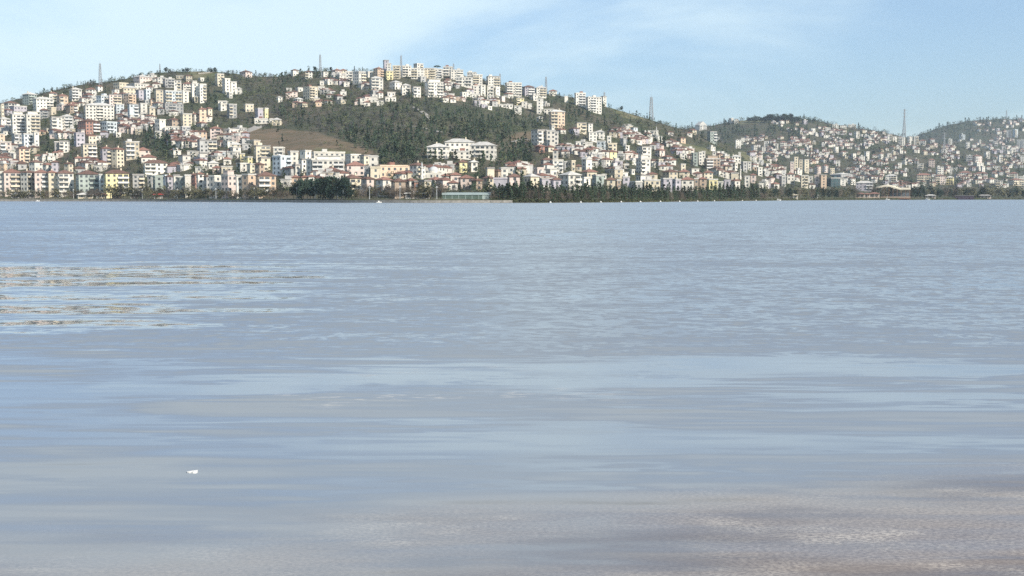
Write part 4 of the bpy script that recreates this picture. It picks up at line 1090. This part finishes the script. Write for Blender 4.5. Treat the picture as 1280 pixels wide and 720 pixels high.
q.build('roof', 'pale_sheet', root)
for k in range(7):
    q = MB(); u = -W / 2 + 1.2 + k * 3.0; q.box(u, u + 0.18, -Dp / 2 - 0.1, -Dp / 2, 0, H); q.build('rib', 'pale_sheet', wl_)
q = MB(); q.box(W / 2 - 3.6, W / 2 - 0.5, -Dp / 2 - 0.08, -Dp / 2, 0, 2.1); q.build('door', 'pale_sheet', wl_)

p = shore_spot(1116, 20); s = p.y / F
root = empty('canopy_pavilion', p, face_camera(p), 'cream curved canopy on posts over the waterside terrace', 'pavilion')
W = 42 * s; q = MB(); n = 20
def crv(t):
    return 12.0 * s + 3.4 * s * max(0, math.sin(math.pi * min(1, t * 1.55))) - (0.3 if t > .65 else 0)
for k in range(n):
    t0, t1 = k / n, (k + 1) / n
    for y0, y1, dz in ((-5, 0, 0), (0, 6, 0)):
        z00 = crv(t0) + (1.0 if y0 == 0 else 0); z01 = crv(t0) + (1.0 if y1 == 0 else 0); z10 = crv(t1) + (1.0 if y0 == 0 else 0); z11 = crv(t1) + (1.0 if y1 == 0 else 0)
        q.quad((-W / 2 + W * t0, y0, z00), (-W / 2 + W * t1, y0, z10), (-W / 2 + W * t1, y1, z11), (-W / 2 + W * t0, y1, z01))
    q.quad((-W / 2 + W * t0, -5, crv(t0) - 1.0), (-W / 2 + W * t1, -5, crv(t1) - 1.0), (-W / 2 + W * t1, -5, crv(t1)), (-W / 2 + W * t0, -5, crv(t0)))
q.build('canopy', 'render_c', root)
for k in range(9):
    for y_ in (-4.6, 5.0):
        q = MB(); u = -W / 2 + 1 + k * (W - 2) / 8; q.tube((u, y_, -1), (u, y_, crv(k / 8) - 0.2), 0.22, 0.22, 6); q.build('post', 'wood', root)
q = MB(); q.box(-W / 2, W / 2, -7, 6, -0.9, 0.5); q.build('terrace', 'wood', root)
q = MB(); q.box(-W / 2 + 1, W / 2 - 1, 3.0, 3.4, 0.5, 5.2); q.build('back_wall', 'glass_dark', root)
q = MB(); q.box(-W / 2, W / 2, -6.9, -6.8, 0.5, 1.5); q.build('railing', 'render_t', root)
def pavilion(x, yt, w_px, back, label, roofm='roof_red', wallm='render_t'):
    p = shore_spot(x, back); s = p.y / F; W = w_px * s; H = max(2.4, (float(interp(x, SHORE_Y)) - 1.5 - yt) * s * 0.62)
    root = empty('pavilion', p, face_camera(p), label, 'pavilion', 'small buildings on the waterfront')
    q = MB(); q.box(-W / 2, W / 2, 0.6, 5.0, -1, H); w0 = q.build('wall', wallm, root)
    q = MB(); hip(q, W, 6, H, 1.3, 0.7); o = q.build('roof', roofm, root); o.location = (0, 2.2, 0)
    n = max(2, int(W / 3))
    for k in range(n + 1):
        q = MB(); u = -W / 2 + 0.2 + (W - 0.4) * k / n; q.tube((u, -0.6, -1), (u, -0.6, H), 0.12, 0.12, 5); q.build('post', 'white_paint', root)
    q = MB(); window_rows(q, lambda u, o, z: (u, 0.6 - o, z), W, H, 1, 0, set(), rng); q.build('glazing', 'glass_dark', w0)['kind'] = 'stuff'
pavilion(1075, 240, 11, 16, 'red-roofed waterfront pavilion nearest the dark teal office'); pavilion(1093, 239.5, 12, 14, 'red-roofed waterfront pavilion beside the curved canopy'); pavilion(1084, 240.5, 6, 13, 'smallest red-roofed pavilion between two waterfront pavilions')
pavilion(522, 241, 30, 12, 'long low cafe with white awning and red trim before white houses', 'white_paint', 'render_w'); pavilion(127, 245, 12, 8, 'cream and red kiosk below the sage shore block', 'roof_red', 'render_c'); pavilion(107, 245, 18, 8, 'long cream kiosk below the sage shore block', 'roof_pale', 'render_c')
pavilion(198, 245, 10, 8, 'bright red kiosk on the promenade', 'red_paint', 'render_w'); pavilion(168, 243.5, 9, 9, 'white-roofed kiosk beyond the yellow block', 'white_paint', 'render_t'); pavilion(145, 242.5, 10, 13, 'cream awning stall at the foot of the yellow block', 'render_c', 'render_t')
pavilion(20, 243, 11, 12, 'low white-roofed shelter before the pink corner block', 'white_paint', 'render_g'); pavilion(36, 241.5, 13, 13, 'long white-roofed shelter before the corner white block', 'white_paint', 'render_g'); pavilion(992, 244.5, 10, 10, 'low cream boat shed before the slim towers', 'render_c', 'render_c')
pavilion(1018, 245, 8, 12, 'little grey shed before the dark teal office', 'roof_pale', 'render_g'); pavilion(1228, 245, 20, 8, 'long grey boathouse beside the dark barge', 'roof_grey', 'render_t'); pavilion(1163, 244.5, 12, 8, 'grey roofed jetty shelter short of the dark barge', 'roof_pale', 'render_t')

# ------------------------------------------------------------------ barge, boats, buoys, lamps
def on_water(x, front):
    a = float(az_of(x, 250)); yy = float(shore_dist(a)) - front
    return Vector((a * yy, yy, 0))
p = on_water(1205, 6); s = p.y / F; W = 24 * s
root = empty('barge', p, face_camera(p), 'dark purple barge moored against the far shore', 'boat', 'boats at the far shore')
q = MB(); i0 = 0
q.v = [(-W / 2, -3, -0.6), (W / 2 - 1, -3, -0.6), (W / 2 - 1, 3, -0.6), (-W / 2, 3, -0.6), (-W / 2 - 0.6, -3.3, 1.7), (W / 2, -3.3, 1.7), (W / 2, 3.3, 1.7), (-W / 2 - 0.6, 3.3, 1.7)]
q.f = [(3, 2, 1, 0), (4, 5, 6, 7), (0, 1, 5, 4), (1, 2, 6, 5), (2, 3, 7, 6), (3, 0, 4, 7)]
q.build('hull', 'dark_hull', root)
q = MB(); q.box(-W / 2 + 1, W / 2 - 0.6, -2.6, 2.6, 1.7, 4.0); q.build('cabin', 'dark_hull', root)
q = MB(); q.box(-W / 2 + 0.4, W / 2 - 0.2, -3.0, 3.0, 4.0, 4.35); q.build('roof', 'roof_grey', root)
def boat(x, front, ln, label, m_='white_paint', mastp=False):
    p = on_water(x, front)
    root = empty('small_boat', p, face_camera(p) + rng.uniform(-0.3, 0.3), label, 'boat', 'boats at the far shore')
    q = MB(); n = 8
    sec = []
    for k in range(n + 1):
        t = k / n; u = (t - 0.5) * ln; w = 0.17 * ln * (1 - max(0, (t - 0.45) / 0.55) ** 2.2) + 0.02
        h = 0.16 * ln * (0.8 + 0.45 * t * t)
        sec.append([(u, -w, h), (u, -w * 0.6, -0.15), (u, w * 0.6, -0.15), (u, w, h)])
    for A, Bc in zip(sec[:-1], sec[1:]):
        for j in range(3):
            q.quad(A[j], A[j + 1], Bc[j + 1], Bc[j])
        q.quad(A[3], A[0], Bc[0], Bc[3])
    q.quad(*sec[0])
    q.build('hull', m_, root)
    q = MB(); q.box(-0.22 * ln, 0.12 * ln, -0.11 * ln, 0.11 * ln, 0.12 * ln, 0.34 * ln); q.build('cabin', 'white_paint', root)
    q = MB(); q.box(-0.05 * ln, 0.123 * ln, -0.113 * ln, 0.113 * ln, 0.22 * ln, 0.30 * ln); q.build('cabin_window', 'glass_dark', root)
    if mastp:
        q = MB(); q.tube((0, 0, 0.3 * ln), (0, 0, 1.1 * ln), 0.09, 0.05, 6); q.build('mast', 'white_paint', root)
boat(474, 1.5, 2.6, 'white motor boat at the quay beyond the pine clump'); boat(1159, 4, 5.0, 'small white sailing boat short of the dark barge', mastp=True); boat(1109, 4, 4.2, 'small white boat below the curved canopy', mastp=True)
boat(47, 1.5, 2.4, 'small white boat at the quay before the pink blocks'); boat(973, 4, 4.0, 'small white boat at the end of the conifer row')
qb = MB(); qb.lathe([(0.02, -0.6), (0.8, -0.4), (1.05, 0.1), (0.8, 0.75), (0.3, 1.0), (0.28, 1.35), (0.02, 1.45)], 12)
bm_ = qb.mesh('buoy_float', 'white_paint')
qc = MB(); qc.lathe([(1.03, 0.0), (1.09, 0.05), (1.09, 0.2), (1.02, 0.25)], 12); cm_ = qc.mesh('buoy_band', 'concrete')
for k, x in enumerate([688, 726, 751, 776.5, 800.5, 825.5, 849.5, 872, 893, 928, 945]):
    p = on_water(x, 7 + 3 * math.sin(k * 2.1))
    root = empty('mooring_buoy', p, 0, f'white mooring buoy off the conifer row, {ORD[k]} from the tall cypress', 'buoy', 'buoys off the conifer row')
    inst('float', bm_, root); inst('band', cm_, root); root.scale = (0.52, 0.52, 0.52)
ql = MB(); ql.tube((0, 0, -0.3), (0, 0, 5.2), 0.14, 0.08, 6)
qh = MB(); qh.box(-0.6, 0.6, -0.15, 0.15, 5.2, 5.34)
qg = MB(); qg.lathe([(0.05, 5.34), (0.26, 5.45), (0.26, 5.65), (0.05, 5.8)], 8)
lm = (ql.mesh('lamp_pole', 'lead'), qh.mesh('lamp_arm', 'lead'), qg.mesh('lamp_head', 'white_paint'))
for k, x in enumerate([51, 92, 178, 222, 270, 318, 371, 394, 422, 462, 500, 546]):
    p = shore_spot(x, 4.5)
    root = empty('street_lamp', p, face_camera(p), f'pale promenade lamp on the quay, {ORD[k]} from the pink corner block', 'street lamp', 'lamps along the promenade')
    for nm, me_ in zip(('pole', 'arm', 'lamp_head'), lm):
        inst(nm, me_, root)

# ------------------------------------------------------------------ floating scrap near this shore
a = float(az_of(241, 591)); yy = float(-CAM_H / slope_of(591)); r = random.Random(5)
mb = MB(); n = 14; ring0 = []; ring1 = []
for k in range(n):
    t = 2 * math.pi * k / n
    u = math.cos(t); v = math.sin(t)
    w_ = 0.052 * (1.0 if u > 0 else 1.25); d_ = 0.05 * (0.55 + 0.45 * max(0, u + 0.3))
    x_, y_ = u * w_ + r.uniform(-.003, .003), v * d_ + r.uniform(-.004, .004)
    zt_ = 0.016 + 0.022 * max(0, u) + r.uniform(0, .006)
    ring0.append((x_ * 0.92, y_ * 0.92, -0.006)); ring1.append((x_, y_, zt_))
mb.v = ring0 + ring1 + [(0.006, 0.004, 0.040)]
for k in range(n):
    k2 = (k + 1) % n
    mb.f.append((k, k2, n + k2, n + k)); mb.f.append((n + k, n + k2, 2 * n))
mb.f.append(tuple(range(n - 1, -1, -1)))
o = mb.build('floating_scrap', 'white_paint'); o.location = (a * yy, yy, 0); o.scale = (0.85, 0.85, 0.55)
tag(o, 'small crumpled white scrap floating on the calm near water', 'litter')
# ------------------------------------------------------------------ air
hb = MB(); hb.box(-3300, 3300, -60, 4800, -2.5, 330)
hm = bpy.data.materials.new('haze_air'); hm.use_nodes = True
hm.node_tree.nodes.remove(hm.node_tree.nodes['Principled BSDF'])
pv = hm.node_tree.nodes.new('ShaderNodeVolumePrincipled')
pv.inputs['Color'].default_value = (0.72, 0.87, 1.0, 1); pv.inputs['Density'].default_value = 0.00008; pv.inputs['Anisotropy'].default_value = 0.1
hm.node_tree.links.new(pv.outputs[0], hm.node_tree.nodes['Material Output'].inputs['Volume'])
MATS['haze_air'] = hm
hz = hb.build('haze', 'haze_air'); tag(hz, 'thin bluish air between the viewer and the far hills', None, None, 'stuff')
hz.display_type = 'WIRE'
